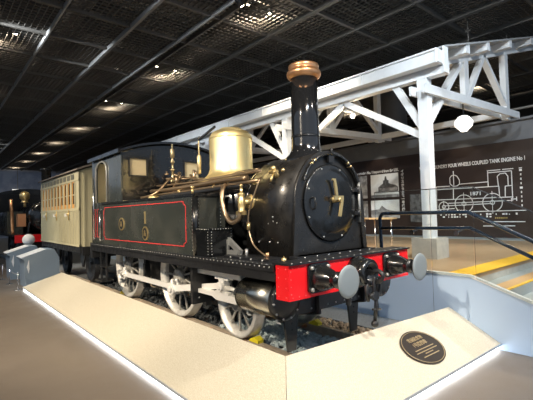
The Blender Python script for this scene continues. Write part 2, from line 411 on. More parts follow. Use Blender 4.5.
# buffer beam front and rear
b=B('red'); b.box(.54,.73,-1.09,1.09,.775,1.125)
for z in (.805,1.095): b.rivets([p for p in line((.731,-1.04,z),(.731,1.04,z),24)],(1,0,0),.008,'rivr')
for y in (-1.06,-.45,.45,1.06): b.rivets(line((.731,y,.84),(.731,y,1.06),4),(1,0,0),.008,'rivr')
b.rivets(line((.58,-1.091,.81),(.58,-1.091,1.09),4)+line((.69,-1.091,.81),(.69,-1.091,1.09),4),(0,-1,0),.008,'rivr')
beam=L(b,'buffer_beam')
b=B('blackm'); b.box(.50,.76,-1.1,1.1,1.127,1.145); b.rivets(line((.74,-1.05,1.146),(.74,1.05,1.146),18),(0,0,1),.01); L(b,'beam_top_plate')
b=B('blackm'); b.box(-5.55,-5.41,-1.08,1.08,.79,1.11); L(b,'rear_beam')
def buffer(x,y,z,d):
    b=B('black',True)
    b.prism([(-.165,-.12),(-.12,-.15),(.12,-.15),(.165,-.12),(.165,.12),(.12,.15),(-.12,.15),(-.165,.12)],(d*.03,0,0),(x,y,z),('y','z'))
    b.lathe((x+d*.03,y,z),(d,0,0),[(0,.14),(.03,.132),(.10,.118),(.18,.088),(.22,.07),(.225,.085),(.255,.085),(.26,.055),(.27,.055)],24)
    for a in (-1,1):
        for c in (-1,1): b.use('rivet').lathe((x+d*.03,y+a*.125,z+c*.11),(d,0,0),[(0,.022),(.022,.02),(.024,.001)],6); b.use('black')
    o=L(b,'buffer')
    b=B('blackm',True); b.cyl((x+d*.25,y,z),(x+d*.395,y,z),.033); b.lathe((x+d*.37,y,z),(d,0,0),[(0,.04),(.012,.10),(.02,.155),(.03,.162)],32)
    b.use('bufface'); b.lathe((x+d*.401,y,z),(d,0,0),[(0,.162),(.008,.158),(.014,.12),(.017,.001)],36); b.build('buffer_head',None,o)
for s in (-1,1): buffer(.73,s*.67,.965,1); buffer(-5.55,s*.67,.965,-1)
# centre coupling
b=B('black',True); b.lathe((.73,-.02,.955),(1,0,0),[(0,.18),(.06,.175),(.08,.155),(.14,.16),(.2,.15),(.21,.11),(.1,.10)],28); L(b,'drawbar_housing')
b=B('blackm',True); b.box(.72,.98,-.035,.0,.93,.985); b.tube([(.96,-.02,.97),(1.04,-.02,.98),(1.08,-.02,.93),(1.03,-.02,.87),(.96,-.02,.88)],.026); L(b,'coupling_hook')
b=B('blackm',True)
for s in (-1,1): b.tube([(1.0,-.02+s*.04,.92),(1.0,-.02+s*.055,.84),(1.0,-.02+s*.055,.76),(1.0,-.02+s*.04,.70)],.015)
b.tube([(.99,-.10,.72),(.99,.06,.72)],.024,smooth=False); b.cyl((.99,-.02,.72),(.97,-.03,.44),.02); b.tube([(.985,-.09,.57),(.985,.06,.55)],.013,smooth=False)
b.sph((.965,-.03,.40),.042); b.sph((.99,-.12,.72),.03); b.lathe((.975,-.06,.72),(1,0,0),[(0,.05),(.04,.05)],14)
b.tube([(.94,.05,.86),(.96,.06,.74),(.95,.05,.66)],.02); b.tube([(.94,-.12,.84),(.95,-.14,.74),(.94,-.1,.66)],.022)
L(b,'screw_coupling')
b=B('blackm',True); b.tube([(.60,.22,.78),(.78,.22,.76),(.82,.22,.70),(.80,.2,.60)],.03); L(b,'brake_hose')
b=B('blackm',True); b.tube([(.60,-.27,.78),(.76,-.27,.77),(.80,-.26,.70),(.79,-.26,.62)],.03); L(b,'brake_hose')
# front saddle plate and guard irons
def arc(cx,cz,r,a0,a1,n): return [(cx+r*math.cos(a0+(a1-a0)*i/n),cz+r*math.sin(a0+(a1-a0)*i/n)) for i in range(n+1)]
pl=[(-1.08,.80)]+arc(-.87,.70,.205,PI,1.72*PI,10)+[(-.62,.53),(.62,.53)]+arc(.87,.70,.205,1.28*PI,2*PI,10)+[(1.08,.80)]
b=B('blackm'); b.prism(pl,(.03,0,0),(.43,0,0),('y','z')); b.rivets([(.461,y,.57) for y in (-.5,-.36,-.22,-.08,.08,.22,.36,.5)]+[(.461,y,.75) for y in (-.5,-.25,0,.25,.5)],(1,0,0),.013); L(b,'front_plate')
for s in (-1,1):
    b=B('guard'); b.prism([(-.115,.56),(.115,.56),(.085,.3),(.06,.09),(-.06,.09),(-.085,.3)],(-.03,0,0),(.30,s*(.66 if s<0 else .46),0),('y','z')); b.rivets([(.301,s*(.66 if s<0 else .46),.40),(.301,s*(.66 if s<0 else .46),.33)],(1,0,0),.012,'rivd'); L(b,'guard_iron')
# cylinders
for s in (-1,1):
    y=s*.88
    b=B('cyl',True); b.cyl((-.21,y,.705),(.39,y,.705),.192,seg=36); c=L(b,'cylinder')
    b=B('black',True); b.lathe((-.235,y,.705),(1,0,0),[(0,.16),(.02,.19),(.03,.194)],36); b.build('flange',None,c)
    b=B('blackm',True); b.lathe((.39,y,.705),(1,0,0),[(0,.202),(.075,.202),(.08,.17),(.095,.13),(.1,.08),(.105,.001)],36)
    b.rivets([(.47,y+.185*math.cos(a),.705+.185*math.sin(a)) for a in [i*PI/5 for i in range(10)]],(1,0,0),.015); b.build('cylinder_cover',None,c)
    b=B('blackm',True); b.cyl((-.36,y,.705),(-.30,y,.705),.06); b.cyl((-.43,y,.705),(-.36,y,.705),.045); b.build('gland',None,c)
    b=B('steel',True)
    for x in (-.22,.30): b.tube([(x,y,.53),(x,y,.46),(x+.03,y-s*.03,.44)],.012)
    b.build('drain_cock',None,c)
    # piston rod, slide bars, crosshead
    b=B('steel',True); b.cyl((-.78,y,.72),(-.35,y,.705),.028); L(b,'piston_rod')
    b=B('rod'); b.box(-1.32,-.30,y-.035,y+.035,.845,.905); L(b,'slide_bar')
    b=B('rod'); b.box(-1.32,-.30,y-.035,y+.035,.575,.63); b.prism([(-.95,.575),(-.40,.575),(-.40,.54),(-.86,.54)],(0,.07,0),(0,y-.035,0)); L(b,'slide_bar')
    b=B('rod',True); b.box(-.77,-.65,y-.045,y+.045,.63,.845); b.cyl((-.71,y-s*-.04,.73),(-.71,y+s*.085,.73),.062); b.cyl((-.71,y,.73),(-.71,y+s*.10,.73),.035)
    b.box(-.86,-.56,y-.042,y+.042,.63,.66); b.box(-.86,-.56,y-.042,y+.042,.815,.845); L(b,'crosshead')
    b=B('blackm'); b.box(-1.36,-1.30,min(s*.42,s*1.0),max(s*.42,s*1.0),.42,.95); b.rivets([(-1.299,s*.9,z) for z in (.50,.60)],(1,0,0),.012); L(b,'motion_plate')
    # rods
    y1=s*.76; y2=s*.835; px,pz=.185,-.145
    b=B('rod'); b.bar((-4.58+px,y1,.648+pz),(-2.4+px,y1,.648+pz),.04,.085)
    b.use('rod',True)
    for xx in (-4.58,-2.4):
        b.cyl((xx+px,y1-.035,.648+pz),(xx+px,y1+.035,.648+pz),.10,seg=20); b.cyl((xx+px,y1+s*.03,.648+pz),(xx+px,y1+s*.055,.648+pz),.055,seg=12)
        b.lathe((xx+px,y1,.648+pz+.09),(0,0,1),[(0,.04),(.04,.035),(.06,.015)],10)
    b.bar((-4.58+px-.1,y1,.648+pz),(-4.58+px-.36,y1,.648+pz+.025),.035,.07)
    L(b,'coupling_rod')
    b=B('rod'); b.prism([(-2.4+px,.648+pz-.05),(-.71,.73-.038),(-.71,.73+.038),(-2.4+px,.648+pz+.05)],(0,.04,0),(0,y2-.02,0))
    b.use('rod',True); b.cyl((-2.4+px,y2-.04,.648+pz),(-2.4+px,y2+.04,.648+pz),.095,seg=20); b.box(-2.4+px-.14,-2.4+px+.06,y2-.03,y2+.03,.648+pz-.07,.648+pz+.07)
    b.lathe((-2.4+px,y2,.648+pz+.07),(0,0,1),[(0,.04),(.05,.035),(.08,.015)],10); b.cyl((-2.4+px,y2+s*.04,.648+pz),(-2.4+px,y2+s*.07,.648+pz),.05,seg=8)
    L(b,'connecting_rod')
# wheels
def wheel(x,r,ns,name,crank=None,side=-1):
    y=side*.585
    b=B('spoke',True); b.lathe((x,y-.03*side*-1,r),(0,side,0),[(-.05,.12*r/.6),(0,.13*r/.6),(.045,.12*r/.6),(.055,.07)],24)
    for k in range(ns):
        a=2*PI*(k+.5)/ns; c,sn=math.cos(a),math.sin(a)
        b.bar((x+c*.1*r,y,r+sn*.1*r),(x+c*(r-.07),y,r+sn*(r-.07)),.022,.028,up=(-sn,0,c))
    if crank:
        b.cyl((x+crank[0],y-.02*1,r+crank[1]),(x+crank[0],y+side*.08,r+crank[1]),.085,seg=20)
        b.bar((x,y+side*.01,r),(x+crank[0],y+side*.01,r+crank[1]),.12,.10,up=(0,1,0))
        b.cyl((x+crank[0],y,r+crank[1]),(x+crank[0],y+side*.26,r+crank[1]),.042,seg=14)
    w=b.build(name,None,loco,loc=(x,y,r))
    b=B('steel',True)
    b.lathe((x,y,r),(0,side,0),[(-.065,r-.08),(-.065,r+.022),(-.045,r+.022),(-.03,r),(.06,r-.006),(.065,r-.012),(.065,r-.045),(.05,r-.05),(.05,r-.08),(-.065,r-.08)],56,True,False)
    b.build('tyre',None,w)
    b=B('blackm',True); b.cyl((x,y-side*.02,r),(x,0,r),.075); b.build('axle',None,w)
for s in (-1,1):
    wheel(-4.58,.648,13,'driving_wheel',(.185,-.145),s); wheel(-2.4,.648,13,'driving_wheel',(.185,-.145),s); wheel(-.785,.445,10,'leading_wheel',None,s)
for s in (-1,1):     # leading axle boxes, springs, brakes
    b=B('blackm'); b.box(-4.72,-4.44,s*.40-.05,s*.40+.05,.5,.8); b.box(-2.54,-2.26,s*.40-.05,s*.40+.05,.5,.8); L(b,'axle_box')
    for xx in (-3.78,-1.62):
        b=B('blackm'); b.bar((xx,s*.585,.98),(xx+.02,s*.585,.45),.06,.09); b.prism([(-.03,.3),(.06,.3),(.06,.75),(-.03,.75)],(0,.1,0),(xx,s*.585-.05,0)); L(b,'brake_hanger')
b=B('blackm'); b.box(-3.95,-3.05,-.4,.4,.28,1.05); L(b,'ash_pan')
b=B('blackm'); b.bar((-5.1,0,.35),(-.4,0,.42),.05,.05); b.bar((-3.78,-.6,.4),(-3.78,.6,.4),.05,.05); b.bar((-1.62,-.6,.4),(-1.62,.6,.4),.05,.05)
for xx in (-5.3,): 
    for s in (-1,1): pass
L(b,'brake_rigging')
for s in (-1,1):
    b=B('blackm'); b.bar((-4.98,s*1.03,1.0),(-4.98,s*1.03,.36),.03,.05,up=(1,0,0)); b.bar((-4.66,s*1.03,1.0),(-4.66,s*1.03,.36),.03,.05,up=(1,0,0)); b.box(-5.02,-4.62,s*1.03-.12,s*1.03+.12,.36,.385); b.box(-5.02,-4.62,s*1.03-.08,s*1.03+.10,.66,.68); L(b,'cab_step')
# boiler
b=B('black',True); b.lathe((-3.62,0,BZ),(1,0,0),[(0,.56),(3.15,.56)],48); boil=L(b,'boiler')
for x in (-2.9,-2.25,-1.2,-.65):
    b=B('black',True); b.lathe((x,0,BZ),(1,0,0),[(0,.56),(.005,.568),(.045,.568),(.05,.56)],48,True,False); b.build('boiler_band',None,boil)
b=B('blackm'); b.box(-3.6,-2.5,-.5,.5,1.05,1.7); b.box(-2.5,-.5,-.25,.25,1.1,1.4); L(b,'firebox')
# smokebox: arched wrapper that runs straight down to the footplate
def arch(r,top,zb,yb,n=28):
    pts=[(-yb,zb)]; 
    for i in range(n+1):
        a=PI-PI*i/n; pts.append((r*math.cos(a),top-r+r*math.sin(a)))
    pts.append((yb,zb)); return pts
SR=.615; ST=2.385
b=B('soot',True); b.prism(arch(SR,ST,1.118,.67),(.85,0,0),(-.50,0,0),('y','z')); 
b.rivets([(x,-.655,1.30) for x in (-.25,-.05,.1)]+[(.0,-.63,1.55),(.07,-.63,1.53),(-.09,-.63,1.52),(-.01,-.63,1.60)],(0,-1,0),.014); sb=L(b,'smokebox')
b=B('soot',True)       # front ring rim
outer=arch(SR+.012,ST+.012,1.118,.685); inner=arch(SR-.05,ST-.05,1.118,.61)
n=len(b.v); k=len(outer)
for xx in (.35,.385):
    for p in outer: b.v.append(V((xx,p[0],p[1])))
    for p in inner: b.v.append(V((xx,p[0],p[1])))
for i in range(k-1):
    b.face([n+i,n+i+1,n+2*k+i+1,n+2*k+i]); b.face([n+k+i,n+3*k+i,n+3*k+i+1,n+k+i+1]); b.face([n+2*k+i,n+2*k+i+1,n+3*k+i+1,n+3*k+i],False)
for i in (0,k-1): b.face([n+i,n+2*k+i,n+3*k+i,n+k+i],False)
b.build('front_ring',None,sb)
b=B('blackm'); b.box(.34,.46,-.66,.66,1.118,1.16); b.prism([(-.72,1.16),(-.72,1.13),(.72,1.13),(.72,1.16)],(.13,0,0),(.35,0,0),('y','z'))
b.rivets([(.481,y,1.145) for y in (-.6,-.4,-.2,0,.2,.4,.6)],(1,0,0),.012); b.build('base_angle',None,sb)
# door
b=B('black',True); DX=.355; DZ=1.755
b.lathe((DX,0,DZ),(1,0,0),[(0,.475),(.02,.475),(.025,.455),(.028,.43),(.04,.40),(.055,.32),(.066,.20),(.072,.10),(.073,.001)],56)
b.rivets([(DX+.03,.44*math.cos(a),DZ+.44*math.sin(a)) for a in [PI/8+i*PI/4 for i in range(8)]],(1,0,0),.013)
door=L(b,'smokebox_door')
for z in (1.92,1.62): b=B('blackm',True); b.bar((DX+.05,.40,z),(DX+.02,.52,z),.03,.05); b.cyl((DX+.03,.52,z-.05),(DX+.03,.52,z+.05),.028); b.build('hinge',None,door)
b=B('rivet',True); b.cyl((DX+.035,.535,1.5),(DX+.035,.535,2.02),.018); b.bar((DX+.03,.535,2.0),(DX+.03,.535,2.05),.05,.05); b.build('hinge_pin',None,door)
b=B('blackm',True); b.tube([(DX+.04,-.36,1.82),(DX+.1,-.38,1.80),(DX+.1,-.38,1.70),(DX+.04,-.36,1.68)],.012); b.build('door_grip',None,door)
b=B('brass',True); b.lathe((DX+.06,-.01,1.79),(1,0,0),[(0,.045),(.04,.04),(.05,.028),(.09,.028),(.10,.033),(.115,.02),(.12,.001)],16)
b.build('door_boss',None,door)
b=B('brass'); b.prism([(-.022,.05),(.016,.05),(.005,.15),(-.02,.255),(-.075,.255),(-.08,.235),(-.05,.22),(-.04,.15)],(.018,0,0),(DX+.10,0,1.79),('y','z')); b.build('door_handle',None,door)
b=B('brass'); b.prism([(-.07,.045),(-.07,-.005),(.05,.0),(.0,-.20),(.045,-.205),(.10,.01),(.10,.045)],(.018,0,0),(DX+.145,-.035,1.79),('y','z')); b.build('door_handle',None,door)
# arc handrail
b=B('black',True)
b.tube([(DX+.05,.54*math.cos(a),DZ+.06+.54*math.sin(a)) for a in [PI*(.12+.76*i/16) for i in range(17)]],.014)
ar=L(b,'smokebox_handrail')
for a in (PI*.27,PI*.31,PI*.69,PI*.73,):
    yy=.54*math.cos(a); zz=DZ+.06+.54*math.sin(a)
    b=B('brass',True); b.cyl((DX-.01,yy,zz),(DX+.05,yy,zz),.012); b.sph((DX+.05,yy,zz),.019); b.build('handrail_knob',None,ar)
b=B('blackm',True); b.cyl((.39,0,2.33),(.41,0,2.43),.012); b.box(.37,.40,-.05,.05,2.25,2.36); L(b,'lamp_bracket')
# chimney
b=B('chim',True); b.lathe((-.03,0,2.28),(0,0,1),[(0,.31),(.07,.28),(.12,.225),(.17,.197),(.25,.187),(.6,.180),(1.14,.174)],40); ch=L(b,'chimney')
b=B('black',True); b.lathe((-.03,0,2.61),(0,0,1),[(0,.184),(.005,.191),(.03,.191),(.035,.184)],40,True,False)
b.rivets([(-.03+.2*math.cos(a),.2*math.sin(a),2.43) for a in [i*PI/7 for i in range(14)]],(0,0,1),.012); b.build('chimney_band',None,ch)
b=B('copper',True); b.lathe((-.03,0,3.395),(0,0,1),[(0,.176),(.006,.19),(.02,.207),(.045,.224),(.07,.229),(.092,.222),(.108,.205),(.116,.193),(.128,.192),(.145,.20),(.165,.203),(.182,.196),(.19,.183),(.185,.15),(.1,.14)],44,True,False); b.build('chimney_cap',None,ch)
# dome
DXc=-1.72
prof=[(-.06,.55),(0,.47),(.04,.41),(.09,.372),(.16,.35),(.64,.348),(.69,.34),(.73,.318),(.765,.28),(.785,.235),(.79,.19),(.805,.185),(.82,.175),(.83,.12),(.832,.001)]
b=B('dome',True); b.lathe((DXc,0,2.22),(0,0,1),prof,56); dm=L(b,'steam_dome')
b=B('dome',True); b.lathe((DXc,0,2.86),(0,0,1),[(0,.348),(.006,.356),(.02,.356),(.026,.345)],56,True,False); b.build('dome_bead',None,dm)
# safety valve lever beside the dome
b=B('blackm',True); b.bar((-2.16,-.34,2.90),(-1.66,-.34,3.03),.03,.03); L(b,'valve_lever')
b=B('aged',True); b.lathe((-2.16,-.34,2.32),(0,0,1),[(0,.02),(.02,.035),(.3,.038),(.33,.02),(.34,.012),(.60,.012),(.62,.001)],14); L(b,'spring_balance')
# whistle and fittings in front of the cab
b=B('aged',True); b.lathe((-3.18,-.30,2.26),(0,0,1),[(0,.05),(.05,.05),(.06,.025),(.22,.025),(.23,.045),(.25,.045),(.26,.022),(.36,.02),(.37,.038),(.40,.04),(.43,.02),(.46,.02),(.48,.04),(.62,.04),(.64,.015),(.72,.015),(.73,.001)],14); L(b,'whistle')
b=B('pipe',True)
b.lathe((-3.2,-.22,2.24),(0,0,1),[(0,.09),(.03,.09),(.05,.05),(.14,.05),(.16,.07),(.19,.03),(.2,.001)],14)
b.cyl((-3.35,-.35,2.34),(-3.0,.1,2.34),.025); b.cyl((-3.30,-.1,2.26),(-3.30,-.1,2.48),.03); b.cyl((-3.02,.06,2.26),(-3.02,.06,2.5),.03)
for (x,y) in ((-3.34,-.34),(-3.0,.1),(-3.3,-.1)): b.lathe((x,y,2.42),(0,0,1),[(0,.04),(.02,.045),(.03,.02),(.06,.02),(.07,.001)],10)
L(b,'steam_manifold')
def pipe(name,pts,r,m='pipe'): b=B(m,True); b.tube(pts,r); L(b,name)
pipe('steam_pipe',[(-3.2,-.28,2.34),(-3.1,-.42,2.30),(-3.1,-.60,2.12),(-3.2,-.72,2.02),(-3.5,-.78,1.99)],.022)
pipe('steam_pipe',[(-3.05,-.1,2.36),(-2.85,-.3,2.33),(-2.75,-.52,2.14),(-2.6,-.6,2.05)],.016)
pipe('steam_pipe',[(-3.58,-.55,2.12),(-2.9,-.60,2.10),(-2.2,-.62,2.10),(-1.2,-.62,2.12),(-.52,-.60,2.12)],.033)
pipe('steam_pipe',[(-3.0,.0,2.36),(-2.7,-.2,2.36),(-2.3,-.38,2.26),(-1.7,-.46,2.2),(-1.0,-.42,2.22),(-.52,-.40,2.24)],.022)
pipe('steam_pipe',[(-3.55,-.44,2.22),(-2.9,-.47,2.2),(-2.2,-.50,2.18),(-.95,-.52,2.18),(-.30,-.56,2.19)],.02)
pipe('steam_pipe',[(-3.4,-.66,1.96),(-2.6,-.67,1.985),(-1.6,-.66,2.0),(-.55,-.64,2.02)],.03,'blackm')
pipe('handrail',[(-3.4,-.60,2.03),(-2,-.605,2.04),(-.2,-.655,2.06)],.02)
for xx in (-3.2,-2.35,-1.3,-.35):
    b=B('brass',True); b.cyl((xx,-.54,2.04),(xx,-.615,2.045),.014); b.sph((xx,-.615,2.045),.032); L(b,'handrail_knob')
b=B('brass',True); b.cyl((-.03,-.50,2.08),(-.03,-.57,2.16),.035,.025); b.sph((-.03,-.58,2.19),.036); b.cyl((-.10,-.57,2.15),(.03,-.57,2.15),.022); b.sph((.10,-.54,2.16),.026); b.cyl((-.04,-.58,2.12),(-.04,-.62,2.03),.014); L(b,'displacement_lubricator')
# feed pipe with clack valve
pipe('feed_pipe',[(-.95,-.66,2.05),(-.87,-.76,1.98),(-.82,-.80,1.80),(-.74,-.80,1.63),(-.62,-.80,1.54),(-.50,-.78,1.58),(-.45,-.76,1.70)],.032)
b=B('brass',True); b.lathe((-.45,-.76,1.66),(0,0,1),[(0,.045),(.02,.055),(.04,.04),(.10,.05),(.18,.052),(.2,.035),(.23,.045),(.25,.045),(.26,.02),(.34,.018),(.35,.03),(.37,.001)],16)
b.cyl((-.45,-.76,1.80),(-.45,-.52,1.80),.04); b.lathe((-.47,-.60,1.80),(0,-1,0),[(0,.10),(.02,.10),(.03,.06)],16); b.bar((-.54,-.77,1.66),(-.36,-.77,1.66),.03,.05); L(b,'clack_valve')
pipe('drain_pipe',[(-.20,-.64,2.09),(-.17,-.70,2.04),(-.23,-.74,1.85),(-.31,-.76,1.64),(-.31,-.76,1.44),(-.20,-.77,1.26),(.03,-.77,1.14)],.012)
b=B('brass',True); b.cyl((-.315,-.76,1.45),(-.315,-.76,1.54),.024); L(b,'pipe_union')
b=B('copper',True); b.cyl((.04,-.77,1.13),(.04,-.77,1.19),.022); L(b,'pipe_union')
# weigh shaft / lever on the footplate
b=B('rivet',True); b.bar((-.72,-.80,1.33),(-.35,-.86,1.17),.04,.07); b.cyl((-.74,-.76,1.36),(-.74,-.90,1.36),.05); b.bar((-.42,-.86,1.17),(-.62,-.86,1.17),.03,.05); b.cyl((-.32,-.80,1.115),(-.32,-.80,1.22),.02); b.bar((-.68,-.83,1.12),(-.66,-.83,1.32),.03,.04); L(b,'reversing_lever')
b=B('blackm'); b.box(-.55,.32,-.98,-.72,1.116,1.145); b.rivets([(x,-.985,1.13) for x in (-.4,-.2,0,.2)],(0,-1,0),.014); L(b,'oil_tray')
b=B('brass',True); b.lathe((.42,-.86,1.115),(0,0,1),[(0,.03),(.04,.03),(.05,.015),(.07,.001)],10); L(b,'oil_cup')
# side tanks
for s in (-1,1):
    yo=s*1.1; yi=s*.62; y0,y1=min(yo,yi),max(yo,yi)
    b=B('tank'); b.box(-4.66,-1.03,y0,y1,1.116,1.90); 
    b.use('black'); b.box(-4.66,-1.0,y0-(.012 if s<0 else 0),y1+(.012 if s>0 else 0),1.90,1.935)
    b.rivets(line((-1.022,s*1.05,1.18),(-1.022,s*1.05,1.86),16)+line((-1.022,s*.70,1.18),(-1.022,s*.70,1.86),16),(1,0,0),.008)
    b.rivets(line((-1.10,s*1.102,1.18),(-1.10,s*1.102,1.86),16),(0,s,0),.008); b.rivets(line((-1.04,s*1.12,1.92),(-4.6,s*1.12,1.92),48),(0,s,0),.006,'rivd'); tk=L(b,'side_tank')
    b=B('black',True); b.lathe((-1.055,s*1.075,1.116),(0,0,1),[(0,.045),(.79,.045)],16); b.build('corner_plate',None,tk)
    # stepped lower box ahead of the tank
    b=B('black'); b.box(-1.0,-.68,y0,s*.74 if s<0 else y1,1.116,1.455) if s<0 else b.box(-1.0,-.68,.74,1.1,1.116,1.455)
    b.use('black'); b.box(-1.02,-.665,min(s*1.11,s*.73),max(s*1.11,s*.73),1.455,1.475)
    b.rivets(line((-.72,s*1.101,1.15),(-.72,s*1.101,1.43),9)+line((-.98,s*1.111,1.465),(-.69,s*1.111,1.465),8),(0,s,0),.008)
    b.rivets(line((-.679,s*1.07,1.15),(-.679,s*1.07,1.43),9)+line((-.679,s*.77,1.15),(-.679,s*.77,1.43),9)+line((-.664,s*1.06,1.465),(-.664,s*.78,1.465),8),(1,0,0),.008); L(b,'front_tank_step')
    # red lining with notched corners
    def lining(x0,x1,z0,z1,c,w=.011,parent=tk,y=s*1.1035):
        P=[(x0+c,z0),(x1-c,z0),(x1-c,z0+c*.5),(x1,z0+c),(x1,z1-c),(x1-c,z1-c*.5),(x1-c,z1),(x0+c,z1),(x0+c,z1-c*.5),(x0,z1-c),(x0,z0+c),(x0+c,z0+c*.5)]
        b=B('redline')
        for i in range(len(P)):
            a=P[i]; q=P[(i+1)%len(P)]
            b.bar((a[0],y,a[1]),(q[0],y,q[1]),w,.006,up=(0,1,0))
        b.build('red_lining',None,parent)
    lining(-4.58,-1.27,1.225,1.84,.06)
    # badges
    for (x,z,rx,rz) in ((-3.62,1.52,.125,.115),(-2.60,1.375,.105,.115)):
        b=MB().use('brass',False); ov=[(x+rx*math.cos(2*PI*i/28),z+rz*math.sin(2*PI*i/28)) for i in range(28)]
        b.prism(ov,(0,s*.012,0),(0,s*1.1,0)); 
        b.use('blackm'); b.prism([(x+(q[0]-x)*.78,z+(q[1]-z)*.78) for q in ov],(0,s*.003,0),(0,s*1.1115,0))
        b.use('brass')
        for kx,kz,kw,kh in ((0,0,.05,.075),(0,.045,.03,.02),(-.03,-.02,.02,.05),(.03,-.02,.02,.05)): b.box(x+kx-kw/2,x+kx+kw/2,min(s*1.112,s*1.118),max(s*1.112,s*1.118),z+kz-kh/2,z+kz+kh/2)
        b.build('oval_plate',None,tk)
    b=B('brass'); xx=-2.6
    b.prism([(xx-.018,1.53),(xx+.018,1.53),(xx+.018,1.73),(xx-.014,1.73),(xx-.04,1.70),(xx-.018,1.70)],(0,s*.012,0),(0,s*1.1,0)); b.build('number_one',None,tk)
    b=B('brass',True); b.lathe((-2.8,s*.86,1.935),(0,0,1),[(0,.09),(.04,.09),(.06,.07),(.065,.001)],18); b.build('tank_filler',None,tk)
    b=B('brass',True); b.cyl((-1.25,s*1.0,1.935),(-1.25,s*1.0,2.02),.018); b.sph((-1.25,s*1.0,2.03),.028); b.build('tank_vent',None,tk)
# cab
def eave_arch(hw,ze,za,n=20):
    return [(-hw+2*hw*i/n, ze+(za-ze)*(1-((2*i/n)-1)**2)) for i in range(n+1)]
X0,X1=-5.28,-3.62
for s in (-1,1):
    yo=s*1.1; yi=s*1.075; y=min(yo,yi)
    # side sheet with arched doorway (upper) : pieces joined in one mesh
    dx0,dx1,dz0,dz1=-5.0,-4.36,1.95,2.77; xm=(dx0+dx1)/2; rr=(dx1-dx0)/2
    b=B('tank'); b.box(X0,X1,y,y+.025,1.116,dz0) if False else b.box(X0,-4.66,y,y+.025,1.116,dz0)
    b.box(-4.66,X1,y,y+.025,1.90,dz0); b.box(X0,dx0,y,y+.025,dz0,2.86); b.box(dx1,X1,y,y+.025,dz0,2.86)
    ar_=[(xm+rr*math.cos(PI-PI*i/12),dz1-rr*.55+rr*.55*math.sin(PI-PI*i/12)) for i in range(13)]
    b.prism([(dx0,2.86)]+ar_+[(dx1,2.86)],(0,.025,0),(0,y,0)); 
    b.rivets(line((-4.69,s*1.101,1.17),(-4.69,s*1.101,1.86),15)+line((-4.75,s*1.101,1.17),(-4.75,s*1.101,1.86),15)+line((-3.66,s*1.101,1.98),(-3.66,s*1.101,2.8),16),(0,s,0),.008,'rivd')
    sd=L(b,'cab_side')
    b=B('rivet',True); b.tube([(dx0-.0,yo+s*.012,dz0)]+[(p[0],yo+s*.012,p[1]) for p in ar_]+[(dx1,yo+s*.012,dz0)],.018,6,False); b.build('doorway_beading',None,sd)
    for xx,lo,hi in ((-4.72,1.18,1.84),(-5.10,1.2,2.5)):
        b=B('chrome',True); b.cyl((xx,s*1.135,lo),(xx,s*1.135,hi),.013); 
        for zz in (lo+.02,hi-.02): b.cyl((xx,s*1.135,zz),(xx,s*1.1,zz),.016)
        b.build('handrail',None,sd)
    b=B('redline')
    for xa,xb in ((-5.24,-5.10),(-4.98,-4.82)):
        for p,q in (((xa,1.25),(xa,1.82)),((xb,1.25),(xb,1.82)),((xa,1.25),(xb,1.25)),((xa,1.82),(xb,1.82))): b.bar((p[0],s*1.103,p[1]),(q[0],s*1.103,q[1]),.009,.006,up=(0,1,0))
    b.build('red_lining',None,sd)
# cab front and rear sheets with two windows
def cab_sheet(x,th,name,m,wins):
    b=B(m)
    ys=sorted({-1.075,1.075,*[w[0] for w in wins],*[w[1] for w in wins]}); z0w,z1w=wins[0][2],wins[0][3]
    b.box(x,x+th,-1.075,1.075,1.95 if name=='cab_front' else 1.12,z0w)
    seg=[(-1.075,wins[0][0]),(wins[0][1],wins[1][0]),(wins[1][1],1.075)]
    for a,c in seg: b.box(x,x+th,a,c,z0w,z1w)
    top=eave_arch(1.075,2.83,3.03)
    b.prism([(-1.075,z1w)]+top+[(1.075,z1w)],(th,0,0),(x,0,0),('y','z'))
    if name=='cab_front': b.rivets(line((x+th,-1.03,1.98),(x+th,-1.03,2.8),16)+[(x+th,p[0]*.96,p[1]-.06) for p in eave_arch(1.05,2.83,3.03,24)],(1,0,0),.008,'rivd')
    return L(b,name)
W=[(-.94,-.62,2.42,2.73),(.19,.52,2.42,2.73)]
cf=cab_sheet(-3.645,.03,'cab_front','black',W)
for w in W:
    b=B('blackm')
    for a in ((w[0]-.03,w[0],w[2]-.03,w[3]+.03),(w[1],w[1]+.03,w[2]-.03,w[3]+.03),(w[0],w[1],w[2]-.03,w[2]),(w[0],w[1],w[3],w[3]+.03)): b.box(-3.62,-3.60,a[0],a[1],a[2],a[3])
    fr=b.build('window_frame',None,cf)
    b=B('curtain'); b.box(-3.642,-3.634,w[0],w[1],w[2],w[3]); b.build('wooden_shutter',None,fr)
cr=cab_sheet(X0,.03,'cab_rear','blackm',W)
b=B('curtain'); b.box(X0+.031,X0+.045,-1.06,1.06,1.2,2.80); b.build('inner_lining',None,cr)
b=B('black',True); ro=eave_arch(1.16,2.87,3.10,24); ri=eave_arch(1.16,2.83,3.06,24)
b.prism(ro+ri[::-1],(-1.80,0,0),(-3.55,0,0),('y','z')); rf=L(b,'cab_roof')
for s in (-1,1):
    b=B('black'); b.box(-5.35,-3.55,s*1.165-.012,s*1.165+.012,2.815,2.885); b.build('roof_gutter',None,rf)
b=B('blackm'); b.box(-5.3,-3.65,-1.07,1.07,1.116,1.14); L(b,'cab_floor')
# lamp added under the roof to brighten the cab interior
b=B('lampg',True); b.cyl((-4.5,0,2.93),(-4.5,0,2.99),.07); L(b,'added_cab_light'); lamp('AREA',(-4.5,0,2.9),14,(1.,.86,.62),.3,(-4.5,0,0))
b=B('blackm'); b.box(-5.40,-5.285,-1.08,1.08,1.116,1.9); L(b,'coal_bunker')

